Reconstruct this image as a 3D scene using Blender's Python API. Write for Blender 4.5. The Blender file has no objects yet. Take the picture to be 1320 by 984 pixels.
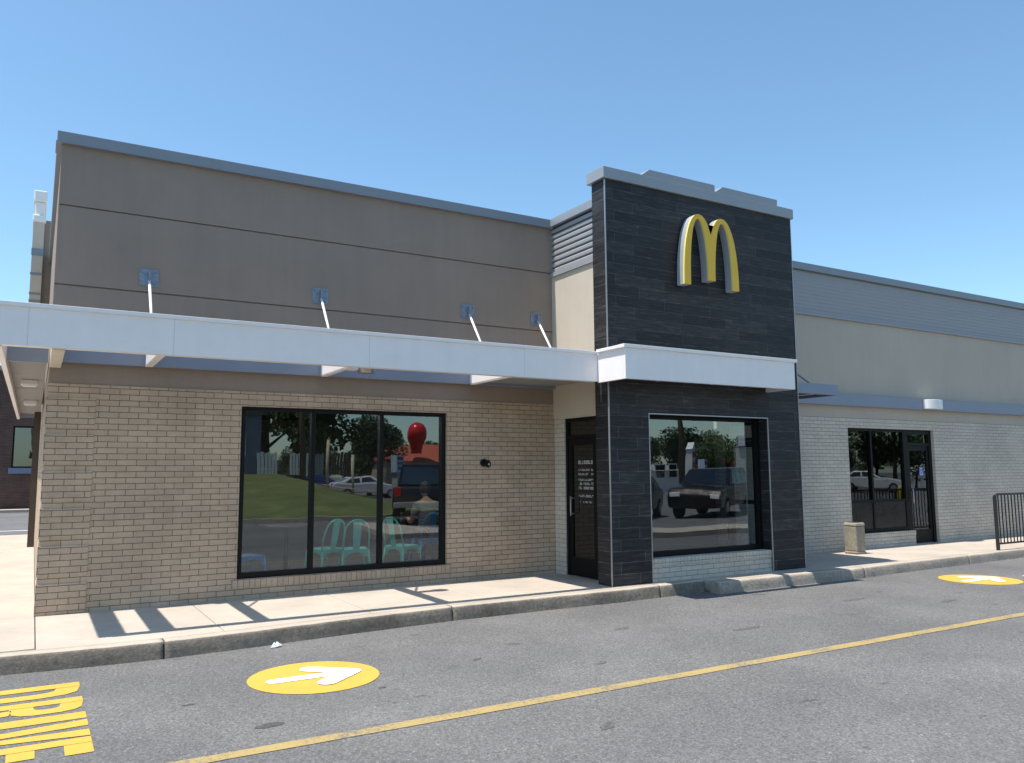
import bpy, bmesh, math, random
from mathutils import Vector, Matrix, noise
R=math.radians
random.seed(7)
S=bpy.context.scene
RAILX=15.12
COL=S.collection

# ---------------------------------------------------------------- helpers
class MB:
    def __init__(s): s.v=[]; s.f=[]; s.mi=[]; s.m=0; s.sm=[]
    def add(s,vs,fs,smooth=False):
        o=len(s.v); s.v+= [tuple(v) for v in vs]
        for f in fs: s.f.append(tuple(i+o for i in f)); s.mi.append(s.m); s.sm.append(smooth)
        return s
    def box(s,x0,x1,y0,y1,z0,z1):
        vs=[(x0,y0,z0),(x1,y0,z0),(x1,y1,z0),(x0,y1,z0),(x0,y0,z1),(x1,y0,z1),(x1,y1,z1),(x0,y1,z1)]
        return s.add(vs,[(0,3,2,1),(4,5,6,7),(0,1,5,4),(1,2,6,5),(2,3,7,6),(3,0,4,7)])
    def prism(s,poly,axis,a,b,smooth=False):
        # poly: list of 2D points; axis 'x': (y,z), 'y': (x,z), 'z': (x,y)
        def P(p,t):
            return {'x':(t,p[0],p[1]),'y':(p[0],t,p[1]),'z':(p[0],p[1],t)}[axis]
        n=len(poly); vs=[P(p,a) for p in poly]+[P(p,b) for p in poly]
        fs=[tuple(range(n)),tuple(range(2*n-1,n-1,-1))]
        s.add(vs,fs)
        o=len(s.v)-2*n
        for i in range(n):
            j=(i+1)%n
            s.f.append((o+i,o+n+i,o+n+j,o+j)); s.mi.append(s.m); s.sm.append(smooth)
        return s
    def tube(s,pts,r,n=8,r2=None,smooth=True,caps=True):
        pts=[Vector(p) for p in pts]; k=len(pts); rings=[]
        for i,p in enumerate(pts):
            d=(pts[min(i+1,k-1)]-pts[max(i-1,0)]).normalized()
            u=d.orthogonal().normalized() if i==0 else (pu-d*pu.dot(d)).normalized()
            pu=u; w=d.cross(u)
            rr=r if r2 is None else r+(r2-r)*i/(k-1)
            rings.append([p+(u*math.cos(2*math.pi*j/n)+w*math.sin(2*math.pi*j/n))*rr for j in range(n)])
        o=len(s.v); s.v+=[tuple(v) for g in rings for v in g]
        for i in range(k-1):
            for j in range(n):
                j2=(j+1)%n
                s.f.append((o+i*n+j,o+i*n+j2,o+(i+1)*n+j2,o+(i+1)*n+j)); s.mi.append(s.m); s.sm.append(smooth)
        if caps:
            s.f.append(tuple(o+j for j in range(n-1,-1,-1))); s.mi.append(s.m); s.sm.append(False)
            s.f.append(tuple(o+(k-1)*n+j for j in range(n))); s.mi.append(s.m); s.sm.append(False)
        return s
    def lathe(s,prof,c,n=20,axis='z'):
        o=len(s.v); k=len(prof)
        for (r,h) in prof:
            for j in range(n):
                a=2*math.pi*j/n; x,y=r*math.cos(a),r*math.sin(a)
                if axis=='z': s.v.append((c[0]+x,c[1]+y,c[2]+h))
                elif axis=='y': s.v.append((c[0]+x,c[1]+h,c[2]+y))
                else: s.v.append((c[0]+h,c[1]+x,c[2]+y))
        for i in range(k-1):
            for j in range(n):
                j2=(j+1)%n
                s.f.append((o+i*n+j,o+i*n+j2,o+(i+1)*n+j2,o+(i+1)*n+j)); s.mi.append(s.m); s.sm.append(True)
        s.f.append(tuple(o+j for j in range(n-1,-1,-1))); s.mi.append(s.m); s.sm.append(False)
        s.f.append(tuple(o+(k-1)*n+j for j in range(n))); s.mi.append(s.m); s.sm.append(False)
        return s
    def build(s,name,mat,parent=None,bevel=0,fix=True):
        me=bpy.data.meshes.new(name); me.from_pydata(s.v,[],s.f)
        mats=mat if isinstance(mat,(list,tuple)) else [mat]
        for m in mats: me.materials.append(m)
        for i,p in enumerate(me.polygons): p.material_index=s.mi[i]; p.use_smooth=s.sm[i]
        if fix:
            bm=bmesh.new(); bm.from_mesh(me); bmesh.ops.recalc_face_normals(bm,faces=bm.faces); bm.to_mesh(me); bm.free()
        o=bpy.data.objects.new(name,me); COL.objects.link(o)
        if parent: o.parent=parent
        if bevel:
            b=o.modifiers.new('bevel','BEVEL'); b.width=bevel; b.segments=2; b.limit_method='ANGLE'; b.angle_limit=R(40)
            b.harden_normals=False
        return o
def tag(o,label=None,cat=None,group=None,kind=None):
    if label: o['label']=label
    if cat: o['category']=cat
    if group: o['group']=group
    if kind: o['kind']=kind
    return o
def empty(name,loc=(0,0,0),rz=0,**k):
    o=bpy.data.objects.new(name,None); COL.objects.link(o); o.location=loc; o.rotation_euler=(0,0,rz)
    o.empty_display_size=.2
    return tag(o,**k)
def box(name,mat,parent,*b,bevel=0):
    return MB().box(*b).build(name,mat,parent,bevel)
def copy_tree(o,parent=None):
    c=o.copy(); COL.objects.link(c)
    c.parent=parent
    for ch in [x for x in COL.objects if x.parent==o]: copy_tree(ch,c)
    return c

# ---------------------------------------------------------------- materials
def newmat(name):
    m=bpy.data.materials.new(name); m.use_nodes=True
    nt=m.node_tree; N=nt.nodes; b=N['Principled BSDF']
    return m,nt,N,b
def nd(N,t,**k):
    n=N.new(t)
    for a,v in k.items():
        if a.startswith('_'): n.inputs[a[1:]].default_value=v
        else: setattr(n,a,v)
    return n
def ramp(N,stops):
    r=N.new('ShaderNodeValToRGB'); e=r.color_ramp.elements
    while len(e)<len(stops): e.new(.5)
    for i,(p,c) in enumerate(stops):
        e[i].position=p; e[i].color=(c if len(c)==4 else (*c,1))
    return r
def M(name,col,rough=.6,metal=0,var=.12,scale=3,bump=.0,bscale=200,spec=.5,fine=0.0,fscale=120,streak=0):
    """painted / plain surface with soft uneven tone and optional grain"""
    m,nt,N,b=newmat(name); L=nt.links
    tc=N.new('ShaderNodeTexCoord')
    n1=nd(N,'ShaderNodeTexNoise',_Scale=scale,_Detail=6.,_Roughness=.65); L.new(tc.outputs['Object'],n1.inputs['Vector'])
    c=Vector(col)
    r=ramp(N,[(.3,tuple(c*(1-var))),(.7,tuple(c*(1+var)))]); L.new(n1.outputs['Fac'],r.inputs['Fac'])
    out=r.outputs['Color']
    if fine:
        n2=nd(N,'ShaderNodeTexNoise',_Scale=fscale,_Detail=3.); L.new(tc.outputs['Object'],n2.inputs['Vector'])
        r2=ramp(N,[(.35,(1-fine,)*3),(.65,(1+fine,)*3)]); L.new(n2.outputs['Fac'],r2.inputs['Fac'])
        mx=nd(N,'ShaderNodeMix',data_type='RGBA',blend_type='MULTIPLY'); mx.inputs[0].default_value=1
        L.new(out,mx.inputs[6]); L.new(r2.outputs['Color'],mx.inputs[7]); out=mx.outputs[2]
    if streak:
        mp=nd(N,'ShaderNodeMapping'); mp.inputs['Scale'].default_value=(5,5,.35); L.new(tc.outputs['Object'],mp.inputs['Vector'])
        n4=nd(N,'ShaderNodeTexNoise',_Scale=1.6,_Detail=6.,_Roughness=.6); L.new(mp.outputs[0],n4.inputs['Vector'])
        r4=ramp(N,[(.35,(1-streak,)*3),(.6,(1+streak*.3,)*3)]); L.new(n4.outputs['Fac'],r4.inputs['Fac'])
        mx4=nd(N,'ShaderNodeMix',data_type='RGBA',blend_type='MULTIPLY'); mx4.inputs[0].default_value=1
        L.new(out,mx4.inputs[6]); L.new(r4.outputs['Color'],mx4.inputs[7]); out=mx4.outputs[2]
    L.new(out,b.inputs['Base Color'])
    rr=ramp(N,[(.3,(max(rough-.07,0),)*3),(.7,(min(rough+.07,1),)*3)]); L.new(n1.outputs['Fac'],rr.inputs['Fac']); L.new(rr.outputs['Color'],b.inputs['Roughness'])
    b.inputs['Metallic'].default_value=metal; b.inputs['Specular IOR Level'].default_value=spec
    if bump:
        n3=nd(N,'ShaderNodeTexNoise',_Scale=bscale,_Detail=4.); L.new(tc.outputs['Object'],n3.inputs['Vector'])
        bp=nd(N,'ShaderNodeBump',_Strength=bump,_Distance=.004); L.new(n3.outputs['Fac'],bp.inputs['Height']); L.new(bp.outputs['Normal'],b.inputs['Normal'])
    return m
def wallcoord(N,L):
    """(x or y , z) wall coordinates picked from the face normal"""
    tc=N.new('ShaderNodeTexCoord'); ge=N.new('ShaderNodeNewGeometry')
    sp=N.new('ShaderNodeSeparateXYZ'); L.new(tc.outputs['Object'],sp.inputs[0])
    sn=N.new('ShaderNodeSeparateXYZ'); L.new(ge.outputs['True Normal'],sn.inputs[0])
    ab=nd(N,'ShaderNodeMath',operation='ABSOLUTE'); L.new(sn.outputs['X'],ab.inputs[0])
    gt=nd(N,'ShaderNodeMath',operation='GREATER_THAN'); L.new(ab.outputs[0],gt.inputs[0]); gt.inputs[1].default_value=.6
    mx=nd(N,'ShaderNodeMix',data_type='FLOAT'); L.new(gt.outputs[0],mx.inputs[0]); L.new(sp.outputs['X'],mx.inputs[2]); L.new(sp.outputs['Y'],mx.inputs[3])
    cb=N.new('ShaderNodeCombineXYZ'); L.new(mx.outputs[0],cb.inputs['X']); L.new(sp.outputs['Z'],cb.inputs['Y'])
    return tc,cb.outputs[0]
def brickmat(name,c1,c2,mortar,bw=.203,rh=.0667,ms=.005,off=.5,offset=(0,0,0),bumpd=.006,rough=.85,var=.15,squash=.0,dirt=.25,groutvar=None,sheen=None):
    m,nt,N,b=newmat(name); L=nt.links
    tc,v=wallcoord(N,L)
    ad=nd(N,'ShaderNodeVectorMath',operation='ADD'); L.new(v,ad.inputs[0]); ad.inputs[1].default_value=offset
    # tiny wobble of the joints
    nw=nd(N,'ShaderNodeTexNoise',_Scale=9.,_Detail=2.); L.new(tc.outputs['Object'],nw.inputs['Vector'])
    sw=nd(N,'ShaderNodeVectorMath',operation='SCALE'); L.new(nw.outputs['Color'],sw.inputs[0]); sw.inputs['Scale'].default_value=.005
    a2=nd(N,'ShaderNodeVectorMath',operation='ADD'); L.new(ad.outputs[0],a2.inputs[0]); L.new(sw.outputs[0],a2.inputs[1])
    br=nd(N,'ShaderNodeTexBrick',offset=off,squash=1.0,_Scale=1.,_Bias=0.)
    br.inputs['Mortar Size'].default_value=ms; br.inputs['Mortar Smooth'].default_value=.25
    br.inputs['Brick Width'].default_value=bw; br.inputs['Row Height'].default_value=rh
    br.inputs['Color1'].default_value=(*c1,1); br.inputs['Color2'].default_value=(*c2,1); br.inputs['Mortar'].default_value=(*mortar,1)
    L.new(a2.outputs[0],br.inputs['Vector'])
    n1=nd(N,'ShaderNodeTexNoise',_Scale=1.3,_Detail=7.,_Roughness=.7); L.new(tc.outputs['Object'],n1.inputs['Vector'])
    r1=ramp(N,[(.3,(1-dirt,1-dirt,1-dirt*1.05)),(.7,(1+dirt*.4,)*3)]); L.new(n1.outputs['Fac'],r1.inputs['Fac'])
    n2=nd(N,'ShaderNodeTexNoise',_Scale=70.,_Detail=4.,_Roughness=.7); L.new(tc.outputs['Object'],n2.inputs['Vector'])
    r2=ramp(N,[(.3,(1-var,)*3),(.7,(1+var,)*3)]); L.new(n2.outputs['Fac'],r2.inputs['Fac'])
    m1=nd(N,'ShaderNodeMix',data_type='RGBA',blend_type='MULTIPLY'); m1.inputs[0].default_value=1; L.new(br.outputs['Color'],m1.inputs[6]); L.new(r1.outputs['Color'],m1.inputs[7])
    m2=nd(N,'ShaderNodeMix',data_type='RGBA',blend_type='MULTIPLY'); m2.inputs[0].default_value=1; L.new(m1.outputs[2],m2.inputs[6]); L.new(r2.outputs['Color'],m2.inputs[7])
    L.new(m2.outputs[2],b.inputs['Base Color']); b.inputs['Roughness'].default_value=rough
    inv=nd(N,'ShaderNodeMath',operation='MULTIPLY_ADD'); L.new(br.outputs['Fac'],inv.inputs[0]); inv.inputs[1].default_value=-1.; inv.inputs[2].default_value=1.
    ad2=nd(N,'ShaderNodeMath',operation='MULTIPLY_ADD'); L.new(n2.outputs['Fac'],ad2.inputs[0]); ad2.inputs[1].default_value=.35; L.new(inv.outputs[0],ad2.inputs[2])
    bp=nd(N,'ShaderNodeBump',_Strength=.9,_Distance=bumpd); L.new(ad2.outputs[0],bp.inputs['Height']); L.new(bp.outputs['Normal'],b.inputs['Normal'])
    return m
BR=brickmat('painted_tan_brick',(.53,.40,.288),(.475,.355,.255),(.15,.108,.075),ms=.0035)
BRQ=brickmat('painted_tan_brick_corner',(.53,.40,.288),(.48,.36,.26),(.15,.108,.075),ms=.0035,offset=(.0,.012,0))
BRS=brickmat('painted_tan_rowlock',(.53,.40,.288),(.475,.355,.255),(.14,.10,.07),bw=.0667,rh=.102,off=0,offset=(0,-.381+.102*4,0),ms=.003)
WB=brickmat('painted_pale_brick',(.60,.54,.455),(.545,.49,.41),(.22,.195,.155),ms=.0032,dirt=.2)
WBS=brickmat('painted_pale_rowlock',(.60,.54,.455),(.545,.49,.41),(.24,.21,.17),bw=.0667,rh=.10,off=0,ms=.003,dirt=.2)
RB=brickmat('red_brick',(.12,.055,.04),(.08,.04,.032),(.16,.14,.12),ms=.005,dirt=.3)
def tilemat():
    m,nt,N,b=newmat('charcoal_stone_plank'); L=nt.links
    tc,v=wallcoord(N,L)
    br=nd(N,'ShaderNodeTexBrick',offset=.37,offset_frequency=2,squash=1.35,squash_frequency=3,_Scale=1.,_Bias=-.2)
    br.inputs['Mortar Size'].default_value=.0026; br.inputs['Mortar Smooth'].default_value=.1
    br.inputs['Brick Width'].default_value=.86; br.inputs['Row Height'].default_value=.148
    br.inputs['Color1'].default_value=(.021,.020,.022,1); br.inputs['Color2'].default_value=(.044,.041,.041,1); br.inputs['Mortar'].default_value=(.15,.14,.135,1)
    L.new(v,br.inputs['Vector'])
    sz=N.new('ShaderNodeSeparateXYZ'); L.new(tc.outputs['Object'],sz.inputs[0])
    rz=ramp(N,[(.0,(.13,.12,.115)),(.30,(.12,.11,.105)),(.56,(.085,.08,.08))]); mz=nd(N,'ShaderNodeMath',operation='MULTIPLY'); L.new(sz.outputs['Z'],mz.inputs[0]); mz.inputs[1].default_value=.17; L.new(mz.outputs[0],rz.inputs['Fac']); L.new(rz.outputs['Color'],br.inputs['Mortar'])
    b.inputs['Specular IOR Level'].default_value=.3
    mp=nd(N,'ShaderNodeMapping'); mp.inputs['Scale'].default_value=(1.6,16,1); L.new(v,mp.inputs['Vector'])
    n1=nd(N,'ShaderNodeTexNoise',_Scale=2.2,_Detail=8.,_Roughness=.75,_Distortion=.6); L.new(mp.outputs[0],n1.inputs['Vector'])
    r1=ramp(N,[(.3,(.3,.3,.32)),(.52,(1,1,1)),(.72,(2.9,2.75,2.5))]); L.new(n1.outputs['Fac'],r1.inputs['Fac'])
    mx=nd(N,'ShaderNodeMix',data_type='RGBA',blend_type='MULTIPLY'); mx.inputs[0].default_value=1; L.new(br.outputs['Color'],mx.inputs[6]); L.new(r1.outputs['Color'],mx.inputs[7])
    L.new(mx.outputs[2],b.inputs['Base Color'])
    rr=ramp(N,[(.3,(.42,)*3),(.7,(.62,)*3)]); L.new(n1.outputs['Fac'],rr.inputs['Fac']); L.new(rr.outputs['Color'],b.inputs['Roughness'])
    inv=nd(N,'ShaderNodeMath',operation='MULTIPLY_ADD'); L.new(br.outputs['Fac'],inv.inputs[0]); inv.inputs[1].default_value=-1.; L.new(n1.outputs['Fac'],inv.inputs[2])
    bp=nd(N,'ShaderNodeBump',_Strength=.6,_Distance=.004); L.new(inv.outputs[0],bp.inputs['Height']); L.new(bp.outputs['Normal'],b.inputs['Normal'])
    return m
TILE=tilemat()
STD=M('dark_taupe_stucco',(.275,.220,.184),.9,streak=.04,var=.09,scale=1.1,bump=.5,bscale=260,fine=.06)
STT=M('tan_stucco',(.30,.237,.185),.9,streak=.04,var=.08,scale=1.5,bump=.5,bscale=260,fine=.05)
STB=M('beige_stucco',(.55,.475,.385),.9,streak=.025,var=.05,scale=1.2,bump=.5,bscale=260,fine=.04)
STW=M('greige_stucco',(.48,.42,.35),.9,streak=.03,var=.06,scale=.8,bump=.5,bscale=260,fine=.04)
COPE=M('grey_metal_coping',(.23,.25,.28),.42,.25,var=.05,scale=1.5)
COPT=M('light_grey_metal_coping',(.30,.32,.34),.42,.2,var=.05,scale=1.5)
SID=M('ribbed_grey_metal',(.30,.305,.32),.5,.05,var=.04,scale=2)
LEDG=M('blue_grey_painted_steel',(.24,.275,.34),.5,.1,var=.06,scale=2)
FAS=M('white_painted_aluminium',(.86,.81,.79),.38,0,streak=.018,var=.035,scale=2.5)
SOF=M('grey_soffit',(.30,.30,.30),.7,0,var=.06)
BLK=M('black_anodised_frame',(.006,.006,.006),.5,0,var=.2,scale=6,spec=.2)
TRM=M('aluminium_edge_trim',(.42,.41,.40),.35,.6,var=.08)
ROD=M('white_steel_rod',(.75,.75,.74),.4)
PLT=M('galvanised_blue_grey_plate',(.22,.26,.32),.45,.3,var=.25,scale=30)
YEL=M('yellow_sign_face',(.78,.47,.03),.4,var=.03)
YELE=M('sunlit_yellow_sign_edge',(.85,.70,.22),.35,var=.03)  # sunlight on the sign's edge is put into this paler yellow
GRC=M('grey_sign_casing',(.36,.39,.43),.45,.1,var=.05)
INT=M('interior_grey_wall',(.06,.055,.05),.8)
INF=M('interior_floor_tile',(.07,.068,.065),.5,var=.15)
RUB=M('black_rubber',(.015,.015,.015),.8)
WHT=M('white_enamel',(.78,.78,.76),.35,var=.03)
CON2=M('precast_concrete',(.29,.25,.19),.9,var=.2,scale=6,bump=.8,bscale=90,fine=.18,fscale=60)
BRZ=M('dark_bronze_metal',(.07,.05,.035),.6)
def glassmat(name,fac=.22,tint=(.50,.56,.58),fr=.5):
    m=bpy.data.materials.new(name); m.use_nodes=True; nt=m.node_tree; N=nt.nodes; L=nt.links; N.clear()
    o=N.new('ShaderNodeOutputMaterial'); t=N.new('ShaderNodeBsdfTransparent'); t.inputs[0].default_value=(*tint,1)
    g=N.new('ShaderNodeBsdfGlossy'); g.inputs['Color'].default_value=(.92,.97,1,1); g.inputs['Roughness'].default_value=.0
    lw=nd(N,'ShaderNodeLayerWeight',_Blend=.35); ma=nd(N,'ShaderNodeMath',operation='MULTIPLY_ADD'); L.new(lw.outputs['Fresnel'],ma.inputs[0]); ma.inputs[1].default_value=fr; ma.inputs[2].default_value=fac
    # faint waviness of the pane
    tc=N.new('ShaderNodeTexCoord'); nn=nd(N,'ShaderNodeTexNoise',_Scale=1.1,_Detail=1.); L.new(tc.outputs['Object'],nn.inputs['Vector'])
    bp=nd(N,'ShaderNodeBump',_Strength=.5,_Distance=.005); L.new(nn.outputs['Fac'],bp.inputs['Height']); L.new(bp.outputs['Normal'],g.inputs['Normal'])
    mx=N.new('ShaderNodeMixShader'); L.new(ma.outputs[0],mx.inputs[0]); L.new(t.outputs[0],mx.inputs[1]); L.new(g.outputs[0],mx.inputs[2]); L.new(mx.outputs[0],o.inputs[0])
    return m
GL=glassmat('window_glass',.15,(.60,.66,.67))
GLD=glassmat('door_glass',.01,(.14,.15,.16),.12)
GLC=glassmat('car_glass',.12,(.08,.09,.09))
def emis(name,c,s):
    m,nt,N,b=newmat(name); b.inputs['Base Color'].default_value=(*c,1); b.inputs['Emission Color'].default_value=(*c,1); b.inputs['Emission Strength'].default_value=s; return m

def asphalt(name='asphalt',k=1.):
    m,nt,N,b=newmat(name); L=nt.links
    tc=N.new('ShaderNodeTexCoord')
    big=nd(N,'ShaderNodeTexNoise',_Scale=.55,_Detail=7.,_Roughness=.62); L.new(tc.outputs['Object'],big.inputs['Vector'])
    r1=ramp(N,[(.3,(.112*k,.108*k,.106*k)),(.5,(.140*k,.134*k,.130*k)),(.7,(.172*k,.165*k,.160*k))]); L.new(big.outputs['Fac'],r1.inputs['Fac'])
    vo=nd(N,'ShaderNodeTexVoronoi',feature='F1',_Scale=75.); L.new(tc.outputs['Object'],vo.inputs['Vector'])
    r2=ramp(N,[(.0,(.5,)*3),(.5,(.92,)*3),(.9,(1.35,)*3),(1,(2.5,2.4,2.2))]); L.new(vo.outputs['Color'],r2.inputs['Fac'])
    m1=nd(N,'ShaderNodeMix',data_type='RGBA',blend_type='MULTIPLY'); m1.inputs[0].default_value=.82; L.new(r1.outputs['Color'],m1.inputs[6]); L.new(r2.outputs['Color'],m1.inputs[7])
    n3=nd(N,'ShaderNodeTexNoise',_Scale=30.,_Detail=5.,_Roughness=.8); L.new(tc.outputs['Object'],n3.inputs['Vector'])
    r3=ramp(N,[(.32,(.72,)*3),(.7,(1.2,)*3)]); L.new(n3.outputs['Fac'],r3.inputs['Fac'])
    m2=nd(N,'ShaderNodeMix',data_type='RGBA',blend_type='MULTIPLY'); m2.inputs[0].default_value=.8; L.new(m1.outputs[2],m2.inputs[6]); L.new(r3.outputs['Color'],m2.inputs[7])
    # sparse pale grit
    v2=nd(N,'ShaderNodeTexVoronoi',feature='F1',_Scale=9.); L.new(tc.outputs['Object'],v2.inputs['Vector'])
    r4=ramp(N,[(.0,(1,1,1)),(.028,(1,1,1)),(.045,(0,0,0))]); L.new(v2.outputs['Distance'],r4.inputs['Fac'])
    wn=nd(N,'ShaderNodeSeparateColor'); L.new(v2.outputs['Color'],wn.inputs[0])
    gt=nd(N,'ShaderNodeMath',operation='GREATER_THAN'); L.new(wn.outputs[0],gt.inputs[0]); gt.inputs[1].default_value=.72
    ml=nd(N,'ShaderNodeMath',operation='MULTIPLY'); L.new(gt.outputs[0],ml.inputs[0]); L.new(r4.outputs['Color'],ml.inputs[1])
    m3=nd(N,'ShaderNodeMix',data_type='RGBA'); L.new(ml.outputs[0],m3.inputs[0]); L.new(m2.outputs[2],m3.inputs[6]); m3.inputs[7].default_value=(.34,.32,.29,1)
    # rare dark scuffs
    mp=nd(N,'ShaderNodeMapping'); mp.inputs['Scale'].default_value=(1.,2.6,1); mp.inputs['Location'].default_value=(3.3,1.7,0); L.new(tc.outputs['Object'],mp.inputs['Vector'])
    n5=nd(N,'ShaderNodeTexNoise',_Scale=1.7,_Detail=5.,_Roughness=.6); L.new(mp.outputs[0],n5.inputs['Vector'])
    r5=ramp(N,[(.655,(1,1,1)),(.685,(.62,.62,.63))]); L.new(n5.outputs['Fac'],r5.inputs['Fac'])
    m4=nd(N,'ShaderNodeMix',data_type='RGBA',blend_type='MULTIPLY'); m4.inputs[0].default_value=1; L.new(m3.outputs[2],m4.inputs[6]); L.new(r5.outputs['Color'],m4.inputs[7])
    L.new(m4.outputs[2],b.inputs['Base Color']); b.inputs['Roughness'].default_value=.9
    ad=nd(N,'ShaderNodeMath',operation='ADD'); L.new(n3.outputs['Fac'],ad.inputs[0]); L.new(vo.outputs['Distance'],ad.inputs[1])
    bp=nd(N,'ShaderNodeBump',_Strength=.7,_Distance=.006); L.new(ad.outputs[0],bp.inputs['Height']); L.new(bp.outputs['Normal'],b.inputs['Normal'])
    return m
ASP=asphalt()
def concrete(name,c,stain=.12,kerb=False):
    m,nt,N,b=newmat(name); L=nt.links
    tc=N.new('ShaderNodeTexCoord'); c=Vector(c)
    n1=nd(N,'ShaderNodeTexNoise',_Scale=1.4,_Detail=8.,_Roughness=.7); L.new(tc.outputs['Object'],n1.inputs['Vector'])
    r1=ramp(N,[(.3,tuple(c*(1-stain))),(.65,tuple(c*(1+stain*.4)))]); L.new(n1.outputs['Fac'],r1.inputs['Fac'])
    n2=nd(N,'ShaderNodeTexNoise',_Scale=60. if not kerb else 26.,_Detail=6.,_Roughness=.8); L.new(tc.outputs['Object'],n2.inputs['Vector'])
    k=.09 if not kerb else .45
    r2=ramp(N,[(.3,(1-k,)*3),(.65,(1+k*.4,)*3)]); L.new(n2.outputs['Fac'],r2.inputs['Fac'])
    m1=nd(N,'ShaderNodeMix',data_type='RGBA',blend_type='MULTIPLY'); m1.inputs[0].default_value=1; L.new(r1.outputs['Color'],m1.inputs[6]); L.new(r2.outputs['Color'],m1.inputs[7])
    out=m1.outputs[2]
    L.new(out,b.inputs['Base Color']); b.inputs['Roughness'].default_value=.9
    bp=nd(N,'ShaderNodeBump',_Strength=.5 if not kerb else 1.,_Distance=.003 if not kerb else .012); L.new(n2.outputs['Fac'],bp.inputs['Height']); L.new(bp.outputs['Normal'],b.inputs['Normal'])
    return m
CON=concrete('sidewalk_concrete',(.445,.378,.312),.17)
KERB=concrete('kerb_concrete',(.44,.375,.30),.18)
KERBF=concrete('shaded_weathered_kerb_face',(.225,.19,.15),.45,True)  # mottled stains, with the front face's shade also put into a darker colour
def paint(name,c,wear=.45,scale=22,aged=.0):
    m,nt,N,b=newmat(name); L=nt.links
    tc=N.new('ShaderNodeTexCoord')
    n1=nd(N,'ShaderNodeTexNoise',_Scale=scale,_Detail=9.,_Roughness=.8); L.new(tc.outputs['Object'],n1.inputs['Vector'])
    n2=nd(N,'ShaderNodeTexNoise',_Scale=2.,_Detail=4.); L.new(tc.outputs['Object'],n2.inputs['Vector'])
    ad=nd(N,'ShaderNodeMath',operation='MULTIPLY_ADD'); L.new(n2.outputs['Fac'],ad.inputs[0]); ad.inputs[1].default_value=.5; L.new(n1.outputs['Fac'],ad.inputs[2])
    r=ramp(N,[(wear,(.15,.14,.12)),(wear+.09,tuple(Vector(c)*.85)),(wear+.35,c)]); L.new(ad.outputs[0],r.inputs['Fac'])
    L.new(r.outputs['Color'],b.inputs['Base Color']); b.inputs['Roughness'].default_value=.8
    bp=nd(N,'ShaderNodeBump',_Strength=.4,_Distance=.003); L.new(n1.outputs['Fac'],bp.inputs['Height']); L.new(bp.outputs['Normal'],b.inputs['Normal'])
    return m
PY=paint('yellow_road_paint',(.56,.345,.05),.47)
PYL=paint('worn_yellow_line_paint',(.40,.29,.11),.64,scale=34)
PW=paint('white_road_paint',(.80,.79,.76),.34)

# ---------------------------------------------------------------- ground and setting
MB().add([(-220,-220,0),(260,-220,0),(260,260,0),(-220,260,0)],[(0,1,2,3)]).build('asphalt_ground',ASP)
tag(bpy.data.objects['asphalt_ground'],kind='structure')
kline=[(-5,-1.95),(-3,-1.95),(-.3,-2.0),(.3,-2.07),(1,-2.1),(1.8,-2.04),(2.7,-1.94),(4,-1.84),(5.2,-1.84),(6.3,-1.86),(7.82,-1.80)]
kline2=[(7.835,-2.05),(9.2,-2.02),(10.6,-2.08),(11.9,-1.99),(15.8,-1.86),(22,-1.85),(40,-1.85)]
kw=.16
# sidewalk sheets, split by real joints
sw=MB()
pts=kline+kline2
def kY(x):
    for a,b in zip(pts,pts[1:]):
        if a[0]<=x<=b[0]: return a[1]+(b[1]-a[1])*(x-a[0])/(b[0]-a[0])
    return -1.9
xs=[-5,-3.4,-1.7,0.0,1.55,3.1,4.65,6.2,7.78,9.3,10.9,12.4,13.9,15.4,17,18.6,20.2,24,28,34,40]
for a,b in zip(xs,xs[1:]):
    n=4; g=.004
    xx=[a+g+(b-a-2*g)*i/n for i in range(n+1)]
    yb=.05 if a>=0 else 13.5
    if a<0:
        yy=[-1.85,-.0,1.9,3.8,5.7,7.6,9.5,11.5,13.5]
        for c,d in zip(yy,yy[1:]):
            yl=(kY(a)+kw+.004) if c<-1 else c+g
            sw.box(a+g,b-g,yl,d-g,.0,.15)
    else:
        poly=[(x,kY(x)+kw+.004) for x in xx]+[(b-g,yb),(a+g,yb)]
        sw.prism(poly,'z',0,.15)
tag(sw.build('sidewalk',CON,bevel=.004),kind='structure')
def kerb(line,name,fm=None):
    mb=MB()
    segs=[]
    for (a,b) in zip(line,line[1:]):
        n=max(1,int(round((b[0]-a[0])/.05)))
        for i in range(n): segs.append((a[0]+(b[0]-a[0])*i/n,a[1]+(b[1]-a[1])*i/n))
    segs.append(line[-1])
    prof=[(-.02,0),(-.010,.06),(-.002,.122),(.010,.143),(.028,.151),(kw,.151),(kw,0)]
    joints=0
    for i in range(len(segs)-1):
        (x0,y0),(x1,y1)=segs[i],segs[i+1]
        g=.012 if i%60==59 else 0
        r0=[(x0,y0+p,z) for p,z in prof]; r1=[(x1-g,y1+p,z) for p,z in prof]
        n=len(prof)
        vs=[]
        for (x,y,z),k in zip(r0+r1,[0]*n+[1]*n):
            d=noise.noise(Vector((x*3,y*.5,z*9)))*.006+noise.noise(Vector((x*14,y,z*30)))*.004
            vs.append((x,y+(d if z<.14 else 0),z+(d*.45 if z>.1 else 0)))
        o=len(mb.v); mb.v+=vs
        for j in range(n-1):
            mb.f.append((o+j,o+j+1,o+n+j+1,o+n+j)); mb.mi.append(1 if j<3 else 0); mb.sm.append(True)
        if i%60==0 or i==0: mb.f.append(tuple(o+j for j in range(n))); mb.mi.append(1); mb.sm.append(False)
        if i%60==59 or i==len(segs)-2: mb.f.append(tuple(o+n+j for j in range(n))); mb.mi.append(1); mb.sm.append(False)
    return tag(mb.build(name,[KERB,fm or KERBF]),kind='structure')
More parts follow.
